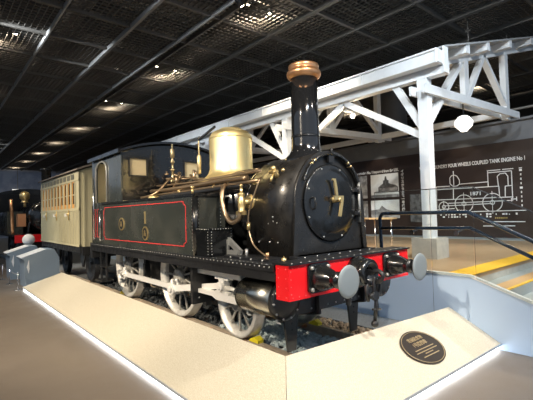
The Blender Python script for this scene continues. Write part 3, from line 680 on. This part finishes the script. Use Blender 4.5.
# ------------------------------------------------------------------ cream coach
coach=thing('railway_coach',(-8.3,0,0),'cream wooden four-wheeled passenger coach with a row of varnished windows behind the locomotive','railway coach')
cx0,cx1,cy=-10.35,-6.3,1.08
b=B('coach')
wn=10; pitch=(cx1-.32-(cx0+.15))/wn; z0,z1=1.89,2.53
for s in (-1,1):
    y=s*cy-.02
    b.box(cx0,cx1,y,y+.04,.98,z0); b.box(cx0,cx1,y,y+.04,z1,2.76)
    xs=cx0+.15
    b.box(cx0,xs,y,y+.04,z0,z1); b.box(xs+wn*pitch,cx1,y,y+.04,z0,z1)
    for i in range(wn+1):
        b.box(xs+i*pitch-.055,xs+i*pitch+.055,y,y+.04,z0,z1)
    b.box(cx0,cx1,s*cy-.03,s*cy+.03,1.83,1.88); b.box(cx0,cx1,s*cy-.03,s*cy+.03,2.535,2.56); b.box(cx0,cx1,s*cy-.03,s*cy+.03,.98,1.03)
    for i in range(28):
        xx=cx0+.1+i*(cx1-cx0-.2)/27; b.box(xx-.012,xx+.012,s*cy-.028,s*cy+.028,1.03,1.83)
for xx in (cx0,cx1-.04):
    b.prism([(-cy,.98),(cy,.98)]+eave_arch(cy,2.76,2.98)[::-1],(.04,0,0),(xx,0,0),('y','z'))
for yy in (-.98,-.7,-.4,-.1,.2,.5,.8,1.0): b.box(cx1-.005,cx1+.015,yy-.02,yy+.02,.98,2.76)
b.use('coachd')
for s in (-1,1):
    for i in range(28):
        xx=cx0+.165+i*(cx1-cx0-.2)/27; b.box(xx-.008,xx+.008,s*cy-.022,s*cy+.022,1.03,1.83)
b.build('coach_body',None,coach)
for s in (-1,1):
    xs=cx0+.15
    for i in range(wn):
        a=xs+i*pitch+.055; c=xs+(i+1)*pitch-.055; y=s*(cy-.012)
        b=B('orange')
        b.box(a,c,y-.016,y+.016,z0,z0+.10); b.box(a,a+.03,y-.015,y+.015,z0,z1); b.box(c-.03,c,y-.015,y+.015,z0,z1); b.box(a,c,y-.015,y+.015,z0,z0+.05); b.box(a,c,y-.015,y+.015,z1-.03,z1)
        b.use('coach'); b.box(a,c,y-.013,y+.013,(z0+z1)/2-.01,(z0+z1)/2+.015)
        w=b.build('window',None,coach)
        b=B('dglass'); b.box(a+.03,c-.03,y-.004,y+.004,z0+.05,z1-.03); b.build('pane',None,w)
    for i in range(0,wn):
        xa=xs+i*pitch+.05
        b=B('coachd'); b.box(xa,xa+pitch*.72,min(s*cy,s*(cy+.03)),max(s*cy,s*(cy+.03)),2.58,2.70); b.build('ventilator_panel',None,coach)
    for xx in (-9.6,-8.4,-7.2):
        b=B('brass',True); b.cyl((xx,s*(cy+.02),1.74),(xx,s*(cy+.06),1.74),.03); b.bar((xx-.07,s*(cy+.06),1.74),(xx+.03,s*(cy+.06),1.74),.02,.02); b.cyl((xx+.12,s*(cy+.05),1.6),(xx+.12,s*(cy+.05),1.85),.012)
        b.build('door_handle',None,coach)
        b=B('muraltext'); b.box(xx-.35,xx-.1,min(s*(cy+.02),s*(cy+.032)),max(s*(cy+.02),s*(cy+.032)),1.70,1.77); b.build('class_plate',None,coach)
b=B('coachroof',True); ro=eave_arch(1.16,2.80,3.05,24); ri=eave_arch(1.16,2.76,3.01,24); b.prism(ro+ri[::-1],(-(cx1-cx0)-.2,0,0),(cx1+.1,0,0),('y','z')); b.build('coach_roof',None,coach)
b=B('blackm'); b.box(cx0,cx1,-1.05,1.05,.86,.975); b.box(cx0,cx1,-1.08,-1.03,.83,.98); b.box(cx0,cx1,1.03,1.08,.83,.98); b.box(cx1,cx1+.08,-1.05,1.05,.78,.975); b.box(cx0-.08,cx0,-1.05,1.05,.78,.975); b.build('underframe',None,coach)
for s in (-1,1):
    for xx,d in ((cx1+.08,1),(cx0-.08,-1)):
        b=B('rivet',True); b.lathe((xx,s*.67,.9),(d,0,0),[(0,.1),(.08,.06),(.15,.04),(.16,.14),(.18,.14)],20); b.build('buffer',None,coach)
    for xx in (-9.6,-7.15):
        b=B('blackm',True); b.lathe((xx,s*.56,.43),(0,s,0),[(-.05,.44),(-.03,.43),(-.02,.41),(.05,.40),(.05,.34),(.02,.33),(.02,.1),(.06,.08)],28); b.build('wheel',None,coach)
        b=B('blackm'); b.prism([(-.28,.86),(-.06,.42),(.06,.42),(.28,.86)],(0,.04,0),(xx,s*.78-.02,0)); b.build('axle_guard',None,coach)

# ------------------------------------------------------------------ second locomotive, behind the coach
l2=thing('steam_locomotive',(-14.,-.35,0),'black steam locomotive with a brass lamp, half hidden behind the cream coach','steam locomotive')
oy=-.45; fx=-12.22
b=B('red'); b.box(fx-.12,fx,oy-1.08,oy+1.08,.86,1.12); b.build('buffer_beam',None,l2)
b=B('black',True); b.lathe((fx-4.2,oy,1.75),(1,0,0),[(0,.52),(3.0,.52),(3.0,.58),(3.9,.58),(3.95,.5),(4.0,.2),(4.01,.001)],32); b.build('boiler',None,l2)
b=B('blackm'); b.box(fx-5.6,fx-.12,oy-1.1,oy+1.1,1.06,1.12); b.box(fx-5.,fx-.3,oy-.45,oy+.45,.45,1.1); b.build('footplate',None,l2)
b=B('blackm'); b.box(fx-5.4,fx-3.9,oy-1.1,oy+1.1,1.12,2.75); b.prism(eave_arch(1.15,2.75,2.95)+[(1.15,2.7),(-1.15,2.7)],(1.7,0,0),(fx-5.5,oy,0),('y','z')); b.build('cab',None,l2)
for s in (-1,1): b=B('tank'); b.box(fx-3.9,fx-1.5,oy+s*.85-.25,oy+s*.85+.25,1.12,1.95); b.build('side_tank',None,l2)
b=B('black',True); b.lathe((fx-.55,oy,2.28),(0,0,1),[(0,.25),(.1,.17),(1.1,.16),(1.15,.2),(1.22,.2)],24); b.build('chimney',None,l2)
b=B('brass',True); b.lathe((fx-1.,oy-.62,2.26),(0,0,1),[(0,.14),(.04,.10),(.10,.10),(.16,.16),(.30,.17),(.38,.12),(.42,.04),(.43,.001)],20); b.cyl((fx-1.,oy-.62,2.1),(fx-1.,oy-.62,2.28),.05); b.build('brass_lamp',None,l2)
b=B('copper',True); b.tube([(fx-.5,oy-1.12,2.35),(fx-.4,oy-1.12,2.1),(fx-.45,oy-1.1,1.7),(fx-.3,oy-1.1,1.15)],.05); b.build('copper_pipe',None,l2)
b=B('rust'); b.box(fx-.8,fx-.55,oy-.92,oy-.66,1.4,1.85); b.build('pump_body',None,l2)
b=B('black',True); b.tube([(fx-.5,oy-.6,1.13),(fx-.5,oy-.55,1.5),(fx-.45,oy-.35,1.75),(fx-.4,oy,1.85)],.05); b.build('splasher_pipe',None,l2)
for s in (-1,1):
    b=B('black',True); b.lathe((fx,oy+s*.73,.965),(1,0,0),[(0,.14),(.2,.08),(.3,.04),(.31,.17)],24); bu=b.build('buffer',None,l2)
    b=B('bluetrim',True); b.lathe((fx+.31,oy+s*.73,.965),(1,0,0),[(0,.19),(.02,.19),(.03,.001)],28); b.build('buffer_head',None,bu)
    for xx in (-1.4,-3.0,-4.6):
        b=B('blackm',True); b.lathe((fx+xx,oy+s*.56,.55),(0,s,0),[(-.05,.57),(-.02,.54),(.05,.53),(.05,.46),(.0,.45),(.0,.1),(.06,.08)],28); b.build('wheel',None,l2)
b=B('red'); b.box(fx-.3,fx-.26,oy+.2,oy+.7,1.3,1.55); b.build('red_panel',None,l2)

# ------------------------------------------------------------------ info desks and barrier
def desk(x,w,y0,lab):
    t=thing('information_desk',(x-w/2,y0+.5,FZ),lab,'information desk')
    prof=[(0,FZ),(-.02,.53),(-.10,.60),(.10,.66),(.52,.80),(.70,.80),(.83,.56),(.83,FZ)]
    b=B('desk'); b.prism(prof,(-w,0,0),(x,y0,0),('y','z')); b.build('cabinet',None,t)
    b=B('panelw'); dz=(.80-.66)/.42
    b.prism([(-.10,.61),(.50,.802),(.50,.81),(-.10,.618)],(-w+.1,0,0),(x-.05,y0,0),('y','z')); b.build('sloping_panel',None,t)
    b=B('panelw'); b.prism([(-.03,.18),(-.075,.36),(-.02,.56),(-.008,.3)],(.006,0,0),(x,y0+.10,0),('y','z')); b.build('notice',None,t)
desk(-8.9,.85,-1.76,'grey-blue information desk with a white sloping top, nearer one beside the ramp end')
desk(-11.0,.85,-1.82,'grey-blue information desk with a white sloping top, farther one near the second locomotive')
bp=[(-8.72,-1.97),(-10.1,-1.97),(-11.3,-2.0),(-12.6,-2.0)]
for i,(x,y) in enumerate(bp):
    t=thing('barrier_post',(x,y,FZ),'thin chrome barrier post '+['beside the ramp end, nearest of the four','in front of the gap between the desks, second nearest','in front of the farther desk, third nearest','farthest of the four, at the left edge'][i],'barrier post','chrome posts in front of the desks')
    b=B('chrome',True); b.cyl((x,y,FZ+.012),(x,y,.24),.012); b.sph((x,y,.25),.018); b.build('pole',None,t)
    b=B('chrome',True); b.lathe((x,y,FZ),(0,0,1),[(0,.09),(.01,.09),(.014,.02)],20); b.build('base',None,t)
for i in range(3):
    a=V((*bp[i],.23)); c=V((*bp[i+1],.23)); m=(a+c)/2-V((0,0,.06))
    b=B('rope',True); b.tube([a,m,c],.008,6); tag(b.build('barrier_rope'),'grey cord hung between chrome posts, '+['nearest span','middle span','farthest span'][i],'rope')

# ------------------------------------------------------------------ station platform, stairs
DKZ=.73; PY=1.866
pf=thing('station_platform',(-5,5,FZ),'raised station platform with a brown deck, blue-grey side wall and stairs at its front end','platform')
b=B('deck'); b.box(-40.9,1.22,PY+.03,8.98,DKZ-.06,DKZ); b.build('deck',None,pf)
b=B('treadg'); b.box(-40.9,1.25,8.2,8.98,DKZ,DKZ+.008); b.build('grey_strip',None,pf)
b=B('nosing'); b.box(.90,1.24,PY+.03,6.2,DKZ,DKZ+.01); b.build('tactile_strip',None,pf)
TR=.42; RI=.93/6
b=B('bluep')
b.prism([(-.28,FZ),(1.20+TR*6.0,FZ),(1.20+TR*6.0,FZ+.03),(1.20,DKZ-.03),(-.28,DKZ-.03)],(0,.03,0),(0,PY,0)); b.build('side_wall',None,pf)
b=B('bluep'); b.box(-40.9,-.29,PY+.13,PY+.16,FZ,DKZ-.06); b.build('side_wall',None,pf)
b=B('bluetrim'); b.box(-.28,1.2,PY-.012,PY+.045,DKZ-.03,DKZ+.004); b.bar((1.195,PY+.016,DKZ-.013),(1.2+TR*6,PY+.016,FZ+.047),.057,.035); b.box(-40.9,-.28,PY+.1,PY+.17,DKZ-.06,DKZ+.003); b.build('coping',None,pf)
b=B('rail'); b.box(.6635,.6665,PY-.002,PY+.001,FZ,DKZ-.035); b.build('panel_joint',None,pf)
for i in range(6):
    x=1.22+TR*i; z=DKZ-RI*(i+1)
    if i<5:
        b=B('treadg'); b.box(x,x+TR,PY+.03,6.2,FZ,z-.012)
        b.use('treadg'); b.box(x,x+TR*.42,PY+.03,6.2,z-.012,z)
        b.use('tread'); b.box(x+TR*.42,x+TR*.9,PY+.03,6.2,z-.012,z)
        b.use('nosing'); b.box(x+TR*.9,x+TR,PY+.03,6.2,z-.012,z+.001)
        b.build('step',None,pf)
b=B('conc'); b.box(1.0,1.22,PY+.03,8.9,FZ,DKZ-.06); b.build('end_wall',None,pf)

# glass balustrade
gl=thing('glass_balustrade',(.7,PY-.02,DKZ),'clear glass balustrade with pale top edge on the blue-grey platform wall','balustrade')
b=B('glass'); b.box(-.27,.655,PY-.028,PY-.016,.70,1.93); b.build('glass_panel',None,gl)
b=B('glass'); b.box(.675,1.265,PY-.028,PY-.016,.70,1.93); b.build('glass_panel',None,gl)
sl=(1.93-1.575)/(1.978-1.273)
b=B('glass'); b.prism([(1.285,.69),(1.285,1.925),(3.2,1.925-sl*1.9),(3.2,.69-.369*1.9)],(0,.012,0),(0,PY-.028,0)); b.build('glass_panel',None,gl)
b=B('chrome'); b.box(-.27,1.275,PY-.03,PY-.012,1.93,1.942); b.bar((1.273,PY-.022,1.934),(3.2,PY-.022,1.934-sl*1.927),.02,.014); b.build('top_edge',None,gl)
# handrail
hr=thing('handrail',(0,2.05,DKZ),'navy double pipe handrail behind the glass, descending with the stairs','handrail')
hy=2.05; hs=(1.587-1.215)/(1.896-1.135)
b=B('rail',True); b.tube([(-.30,hy,DKZ),(-.32,hy,1.40),(-.31,hy,1.53),(-.25,hy,1.585),(-.12,hy,1.588)],.03)
b.tube([(-.12,hy,1.588),(1.12,hy,1.588),(3.3,hy,1.588-hs*2.18)],.03,8,False); b.build('top_rail',None,hr)
b=B('rail',True); b.tube([(-.32,hy,1.34),(1.15,hy,1.36),(3.3,hy,1.36-hs*2.15)],.026,8,False); b.build('lower_rail',None,hr)
for x in (.40,1.1,2.1):
    zt=1.588 if x<1.12 else 1.588-hs*(x-1.12); zb=DKZ if x<1.2 else DKZ-RI*(int((x-1.22)/TR)+1)
    b=B('rail',True); b.cyl((x,hy,zb),(x,hy,zt-.02),.018)
    if x<.3 or x>1.2: b.build('baluster',None,hr)
for x,z in ((.38,1.36),(1.05,1.36)):
    b=B('chrome',True); b.bar((x,hy,z-.02),(x,PY-.01,z-.05),.02,.02); b.lathe((x,PY-.045,z-.06),(0,1,0),[(0,.035),(.015,.035)],16); b.build('bracket',None,hr)

# ------------------------------------------------------------------ station canopy
cn=thing('station_canopy',(-4,3.4,DKZ),'white timber station canopy on posts with braces, gutter and sloping roof behind the locomotive','canopy')
py0=3.4; sx=3.8; NP=5; XE=.29; XB=-20.
def P_(nm,b): return b.build(nm,None,cn)
rz=lambda y: 4.547+(y-3.3)*.30        # underside of roofing above the rafters
for i in range(NP):
    x=-.15-sx*i
    b=B('white'); b.box(x-.095,x+.095,py0-.095,py0+.095,1.10,4.12); P_('post',b)
    b=B('conc'); b.box(x-.27,x+.22,py0-.2,py0+.26,DKZ,1.10); P_('post_base',b)
    # truss: twin tie beams, rafter, webs
    for dx in (-.13,.13):
        b=B('white'); b.bar((x+dx,3.12,3.86),(x+dx,8.05,4.03),.05,.17); P_('tie_beam',b)
    b=B('white'); b.bar((x,3.25,4.547-.15),(x,10.5,4.547-.15+(10.5-3.25)*.30),.12,.26); P_('rafter',b)
    b=B('white'); b.bar((x,py0+.02,3.22),(x,4.93,4.75),.10,.15,up=(1,0,0)); P_('web_brace',b)
    b=B('white'); b.bar((x,5.17,3.95),(x,5.17,4.95),.10,.15,up=(1,0,0)) if False else b.box(x-.055,x+.055,5.06,5.27,3.9,4.98); P_('king_post',b)
    b=B('white'); b.bar((x,5.20,4.02),(x,6.2,5.22),.10,.13,up=(1,0,0)); P_('web_brace',b)
    b=B('white'); b.bar((x,6.15,5.22),(x,7.62,4.12),.10,.13,up=(1,0,0)); P_('web_brace',b)
    b=B('white'); b.box(x-.07,x+.07,7.42,7.62,3.86,5.75); P_('end_post',b)
    # knee braces along the platform
    b=B('white'); b.bar((x-.57,py0,4.12),(x-.03,py0,3.20),.08,.13,up=(0,1,0)) if False else b.bar((x-.60,py0,4.12),(x-.05,py0,3.18),.13,.09,up=(0,1,0)); P_('knee_brace',b)
    b=B('white'); b.bar((x-1.9,py0+.02,4.08),(x-.08,py0+.02,3.04),.13,.08,up=(0,1,0)); P_('knee_brace',b)
    if i:
        b=B('white'); b.bar((x+1.9,py0+.02,4.08),(x+.08,py0+.02,3.04),.13,.08,up=(0,1,0)); P_('knee_brace',b)
b=B('white'); b.box(XB,XE+.01,3.3,3.48,4.09,4.33); P_('eaves_beam',b)
b=B('white'); b.box(XB,XE,3.08,3.29,4.245,4.475); b.box(XB,XE-.01,3.05,3.30,4.455,4.49)
for x in [XE-.02-1.6*k for k in range(12)]: b.box(x-.03,x,3.06,3.30,4.235,4.495)
P_('gutter',b)
b=B('white'); b.box(XE,XE+.03,3.26,3.42,4.09,4.56); P_('fascia_plate',b)
for y in (4.41,5.43,6.78,8.37,9.9):
    b=B('white'); b.box(XB,XE+.01,y-.16,y,rz(y)-.20,rz(y)-.01); P_('purlin',b)
b=B('roofm'); b.prism([(3.28,rz(3.28)),(10.8,rz(10.8)),(10.8,rz(10.8)+.035),(3.28,rz(3.28)+.035)],(XE+.03-XB,0,0),(XB,0,0),('y','z')); P_('roof_sheet',b)
b=B('white'); b.box(XB,-.1,7.45,7.6,3.95,4.1); P_('eaves_beam',b)
for i,(x,y,lab) in enumerate(((-.5,6.32,'thin steel hanger rod above the canopy end, taller one'),(-.2,8.0,'thin steel hanger rod above the canopy, right of the taller one'),(-4.4,4.6,'thin steel hanger rod above the canopy, right of the chimney cap'))):
    b=B('beam',True); b.cyl((x,y,rz(y)+.04),(x,y,CZ-.06),.016); b.box(x-.06,x+.06,y-.02,y+.02,rz(y)+.5,rz(y)+.53); tag(b.build('hanger_rod'),lab,'rod')
# pendant lamp
lp=thing('pendant_lamp',(-.15,4.85,3.42),'glowing faceted white glass pendant lamp hanging under the canopy end','pendant lamp')
LX,LY,LZ=-.15,5.04,3.47
b=B('lampg',False); b.lathe((LX,LY,LZ-.17),(0,0,1),[(0,.07),(.12,.19),(.19,.20),(.30,.12),(.33,.07)],8,False); b.build('lamp_shade',None,lp)
b=B('blackm',True); b.cyl((LX,LY,LZ+.16),(LX,LY,3.92),.012); b.lathe((LX,LY,LZ+.15),(0,0,1),[(0,.075),(.03,.06),(.04,.02)],12); b.build('lamp_rod',None,lp)
lamp('POINT',(LX,LY,LZ-.25),18,(1.,.86,.66),.12)
lp2=thing('pendant_lamp',(-4.2,4.9,3.6),'small glowing lamp under the canopy just right of the chimney','pendant lamp')
b=B('lampg',True); b.lathe((-2.1,3.75,3.80),(0,0,1),[(0,.03),(.03,.06),(.07,.07),(.1,.03)],12); b.build('bulb',None,lp2)
b=B('white'); b.box(-2.16,-2.04,3.485,3.80,3.92,3.96); b.build('bracket',None,lp2)
lamp('POINT',(-2.1,3.75,3.7),22,(1.,.82,.55),.06)
# grey round column beyond the canopy
for (x,y,lab) in ((-5.15,10.4,'thick grey round column behind the canopy right of the chimney'),):
    b=B('wallg',True); b.cyl((x,y,4.1),(x,y,8.1),.52,seg=32); tag(b.build('round_column'),lab,'column')

# ------------------------------------------------------------------ mural
YM=9.05
mu=thing('mural',(-3,YM,DKZ),'dark brown wall panel with a white line drawing of a tank engine and archive photographs','mural')
b=B('mural'); b.box(-14,2.5,YM-.05,YM,DKZ,3.53); b.build('panel',None,mu)
mtop=YM-.05
DR=[[[-2.34,2.42],[-2.34,2.61],[-2.28,2.68],[-2.2,2.69],[-2.11,2.65],[-2.04,2.52],[-2.04,2.4]],[[-2.34,2.42],[-2.24,2.33],[-2.11,2.34],[-2.04,2.4]],[[-2.22,2.82],[-2.22,2.31]],[[-2.79,2.35],[-2.35,2.35]],[[-2.04,2.39],[-1.2,2.4]],[[-2.8,2.26],[-0.9,2.25]],[[-1.2,2.74],[-1.2,2.26]],[[-1.22,2.73],[-0.85,2.73]],[[-0.8,2.73],[-0.51,2.73]],[[-1.2,2.67],[-0.56,2.67]],[[-0.56,2.67],[-0.56,1.87]],[[-0.92,2.24],[-0.94,2.54],[-0.87,2.61],[-0.72,2.62],[-0.66,2.52],[-0.66,2.25]],[[-0.91,2.24],[-0.9,1.94]],[[-0.55,2.25],[-0.74,2.24],[-0.75,1.94]],[[-2.24,2.26],[-2.25,1.92]],[[-2.78,1.92],[-0.54,1.92]],[[-2.42,1.8],[-0.55,1.82]],[[-2.79,1.6],[-2.23,1.63]],[[-0.59,1.89],[-0.59,1.79]],[[-0.46,1.92],[-0.46,1.8]],[[-0.6,1.85],[-0.47,1.86]],[[-2.79,2.35],[-2.81,1.51]],[[-2.86,1.51],[-0.23,1.53]],[[-0.37,2.73],[-0.29,2.73]],[[-1.38,1.21],[-0.27,1.21]],[[-1.39,1.08],[-0.53,1.09]],[[-2.52,1.72],[-1.95,1.73],[-1.11,1.75]],[[-2.95,2.9],[-2.95,2.35]],[[-3.05,2.9],[-3.05,2.35]]]
b=B('muraltext')
for l in DR:
    for p,q in zip(l,l[1:]): b.bar((p[0],mtop-.003,p[1]),(q[0],mtop-.003,q[1]),.024,.006,up=(0,1,0))
def circ(x,z,r):
    n=32
    for i in range(n):
        a=2*PI*i/n; c=2*PI*(i+1)/n; b.bar((x+r*math.cos(a),mtop-.003,z+r*math.sin(a)),(x+r*math.cos(c),mtop-.003,z+r*math.sin(c)),.024,.006,up=(0,1,0))
for x,z,r in ((-1.93,1.77,.275),(-1.105,1.78,.27),(-2.57,1.69,.16),(-1.93,1.77,.06),(-1.105,1.78,.06),(-2.57,1.69,.05)):
    circ(x,z,r)
    if r>.15: b.bar((x,mtop-.003,z-r*1.25),(x,mtop-.003,z+r*1.25),.015,.006,up=(0,1,0))
for k in range(9):
    z=2.67-.125*k; w=.07 if k in (0,4) else .03; b.box(-.33-w/2,-.33+w/2,mtop-.006,mtop,z-.03,z+.03)
for row,z,n in ((0,1.43,26),(1,1.36,18)):
    for k in range(n):
        x=-2.7+k*.088
        if random.random()<.75: b.box(x,x+random.uniform(.02,.07),mtop-.006,mtop,z-.02,z+random.uniform(.01,.04))
b.build('engine_drawing',None,mu)
def mtext(s,size,x,z,w=None,m='muraltext',name='lettering'):
    o=text(s,size,(x,mtop-.001,z),(1,0,0),(0,0,1),name,m,mu,.003,bold=.004)
    if w:
        xs=[v.co.x for v in o.data.vertices]; k=w/(max(xs)-min(xs)); x0=min(xs)
        for v in o.data.vertices: v.co.x=x0+(v.co.x-x0)*k
    return o
mtext('VULCAN FOUNDRY FOUR WHEELS COUPLED TANK ENGINE No 1',.16,-3.36,2.95,3.16)
mtext('1871',.15,-1.75,2.02,.3)
mtext('Locomotive No. 1 imported from the U.K.',.14,-6.05,3.02,1.9)
for i,chh in enumerate('イギリスから来た一号機関車'): mtext(chh,.115,-4.07,2.95-.122*i)
b=B('gold'); 
for k in range(7): b.box(-1.05+k*.05,-1.02+k*.05,mtop-.006,mtop,1.30,1.34)
b.build('gold_lettering',None,mu)
# archive photographs (generic scenes)
def photo(x0,x1,z0,z1,base,fn=None,lab=None):
    b=B(base); b.box(x0,x1,mtop-.012,mtop,z0,z1); o=b.build('photograph',None,mu)
    if fn: fn(x0,x1,z0,z1,o)
    if lab: o['label']=lab
def towerp(x0,x1,z0,z1,o):
    w=x1-x0; h=z1-z0; X=lambda u:x0+u*w; Z=lambda v:z0+v*h
    b=B('photod'); b.prism([(X(.28),Z(.25)),(X(.98),Z(.25)),(X(.98),Z(.42)),(X(.90),Z(.5)),(X(.72),Z(.56)),(X(.66),Z(.6)),(X(.66),Z(.72)),(X(.60),Z(.74)),(X(.58),Z(.88)),(X(.555),Z(.9)),(X(.53),Z(.88)),(X(.51),Z(.74)),(X(.46),Z(.72)),(X(.46),Z(.6)),(X(.36),Z(.52)),(X(.28),Z(.44))],(0,-.004,0),(0,mtop-.012,0))
    b.use('photom'); b.box(X(0),X(1),mtop-.016,mtop-.012,Z(0),Z(.12)); b.prism([(X(.33),Z(.28)),(X(.94),Z(.28)),(X(.94),Z(.40)),(X(.33),Z(.40))],(0,-.003,0),(0,mtop-.016,0)); b.build('building_picture',None,o)
def streetp(x0,x1,z0,z1,o):
    w=x1-x0; h=z1-z0; X=lambda u:x0+u*w; Z=lambda v:z0+v*h
    b=B('photom'); b.prism([(X(0),Z(0)),(X(1),Z(0)),(X(1),Z(.35)),(X(.7),Z(.42)),(X(.55),Z(.5)),(X(.4),Z(.7)),(X(.3),Z(.5)),(X(0),Z(.45))],(0,-.004,0),(0,mtop-.012,0)); b.build('street_picture',None,o)
photo(-5.33,-4.17,2.10,2.96,'photol',towerp,'pale archive photo of a domed tower building')
photo(-5.35,-4.17,1.34,2.0,'photol',streetp,'pale archive photo of a street')
photo(-6.15,-5.50,2.10,2.96,'photom'); photo(-6.15,-5.50,1.34,2.0,'photom')
photo(-7.5,-6.3,2.10,2.96,'photom'); photo(-7.5,-6.3,1.34,2.0,'photod')
photo(-3.75,-3.1,1.2,2.15,'photod')
# pipe running along the top of the wall with small projector spots
b=B('beam',True); b.cyl((-20,8.7,4.35),(7,8.7,4.35),.035); tag(b.build('lighting_pipe'),'grey pipe running along above the mural wall','pipe')
for x,lab in ((-1.9,'small white spotlight on the pipe above the mural, right of the white post'),(-4.9,'small white spotlight on the pipe above the archive photographs')):
    t=thing('mural_spotlight',(x,8.7,4.2),lab,'spotlight')
    b=B('white',True); b.cyl((x,8.65,4.32),(x,8.6,4.15),.03); b.cyl((x-.12,8.5,4.15),(x+.12,8.55,4.15),.05); b.build('lamp_body',None,t)
    lamp('SPOT',(x,8.45,4.05),25,(1.,.9,.75),.05,(x,9.0,2.0),1.5)

# platform tables
def table(x0,x1,y,lab):
    t=thing('platform_table',((x0+x1)/2,y,DKZ),lab,'table','narrow tables on the platform')
    b=B('wood'); b.box(x0,x1,y-.15,y+.15,1.44,1.475); b.build('table_top',None,t)
    for x in (x0+.05,x1-.05):
        b=B('chrome',True); b.cyl((x,y,DKZ),(x,y,1.44),.02); b.build('leg',None,t)
table(-1.82,-1.30,4.0,'narrow wood-topped table on silver legs behind the handrail corner')
table(-2.75,-2.0,4.0,'narrow wood-topped table on silver legs beside the smokebox front')

# ------------------------------------------------------------------ bronze plaque on the ramp
nrm=(E_-Bp).cross(Cc-Bp).normalized(); 
if nrm.z<0: nrm=-nrm
ctr=V((.0,.0,.0))
d=V(R[0])*0
def onramp(u,v):
    r=Matrix(R)@V((u-266.5,-(v-200.),-400.)); t=(Bp-C).dot(nrm)/r.dot(nrm); return C+r*t
ctr=onramp(422.5,347.5)
ux=(E_-Bp).normalized(); uy=nrm.cross(ux).normalized()      # ux across (lateral), uy up the slope
pq=thing('commemorative_plaque',ctr,'oval dark bronze plaque with raised lettering on the front ramp','plaque')
RX,RY=.335,.235
b=MB().use('plaque',False); n=len(b.v); k=48
for h,sc_ in ((0,1.),(.015,1.)):
    for i in range(k): a=2*PI*i/k; b.v.append(ctr+ux*RX*sc_*math.cos(a)+uy*RY*sc_*math.sin(a)+nrm*(h+.001))
b.face([n+i for i in range(k)][::-1]); b.face([n+k+i for i in range(k)])
for i in range(k): b.face([n+i,n+(i+1)%k,n+k+(i+1)%k,n+k+i])
b.build('plate',None,pq)
b=B('plaquet',True); ring=[ctr+ux*RX*.95*math.cos(2*PI*i/k)+uy*RY*.93*math.sin(2*PI*i/k)+nrm*.016 for i in range(k+1)]
b.tube(ring,.004,6,False); b.build('raised_border',None,pq)
def ptext(s,size,dy): text(s,size,ctr+uy*dy+nrm*.017,ux,uy,'lettering','plaquet',pq,.002,'CENTER',.001)
ptext('鉄道記念物',.058,.10); ptext('1号機関車',.062,.025)
b=B('plaquet')
for dy,w in ((-.02,.38),(-.055,.42),(-.085,.16),(-.12,.32)): 
    p=ctr+uy*dy+nrm*.018; b.bar(p-ux*w/2,p+ux*w/2,.010,.003,up=nrm)
b.build('small_lettering',None,pq)

# ------------------------------------------------------------------ far hall
b=B('wallb'); b.box(-41,-24,-11,-3.2,3.3,3.7); b.box(-41,-24,-3.2,-3.05,3.3,4.6); struct(b.build('trim_6'))['label']='upper gallery at the far end of the hall'
for i,(y,z) in enumerate(((-1.,3.3),(1.5,3.9),(4.2,3.5),(-3.,4.4),(-6.,3.6))):
    x=-30-2*i
    t=thing('far_hall_light',(x,y,z),'small white light far down the hall, '+['lowest, above the second locomotive','above the coach roof end','rightmost beside the coach roof','leftmost high one','far left one'][i],'light')
    b=B('lampg',True); b.box(x-.1,x+.1,y-.35,y+.35,z,z+.06); b.build('tube',None,t); b=B('beam',True); b.cyl((x,y,z+.06),(x,y,8.1),.02); b.build('rod',None,t)
for i,(x,y) in enumerate(((-27,-1.6),(-24,-4.2))):
    b=B('blackm',True); b.box(x-1.5,x+1.5,y-1.1,y+1.1,FZ,2.6); b.use('wallb'); b.box(x-1.55,x+1.55,y-1.15,y+1.15,1.9,2.1); b.use('rust'); b.box(x+1.5,x+1.56,y-1.0,y+1.,1.0,1.25)
    tag(b.build('railway_wagon'),'dark railway wagon far back in the hall, '+['behind the second locomotive','at the left edge of the photo','hidden past the coach'][i],'wagon')

# ------------------------------------------------------------------ light
w=bpy.data.worlds.new('world'); sc.world=w; w.use_nodes=True
w.node_tree.nodes['Background'].inputs[0].default_value=(.62,.78,1.,1); w.node_tree.nodes['Background'].inputs[1].default_value=.55
sc.view_settings.view_transform='Standard'; sc.view_settings.look='None'; sc.view_settings.gamma=1; sc.view_settings.use_curve_mapping=False
sc.view_settings.exposure=0.
for o in bpy.data.objects:
    if '_W' in o: del o['_W']
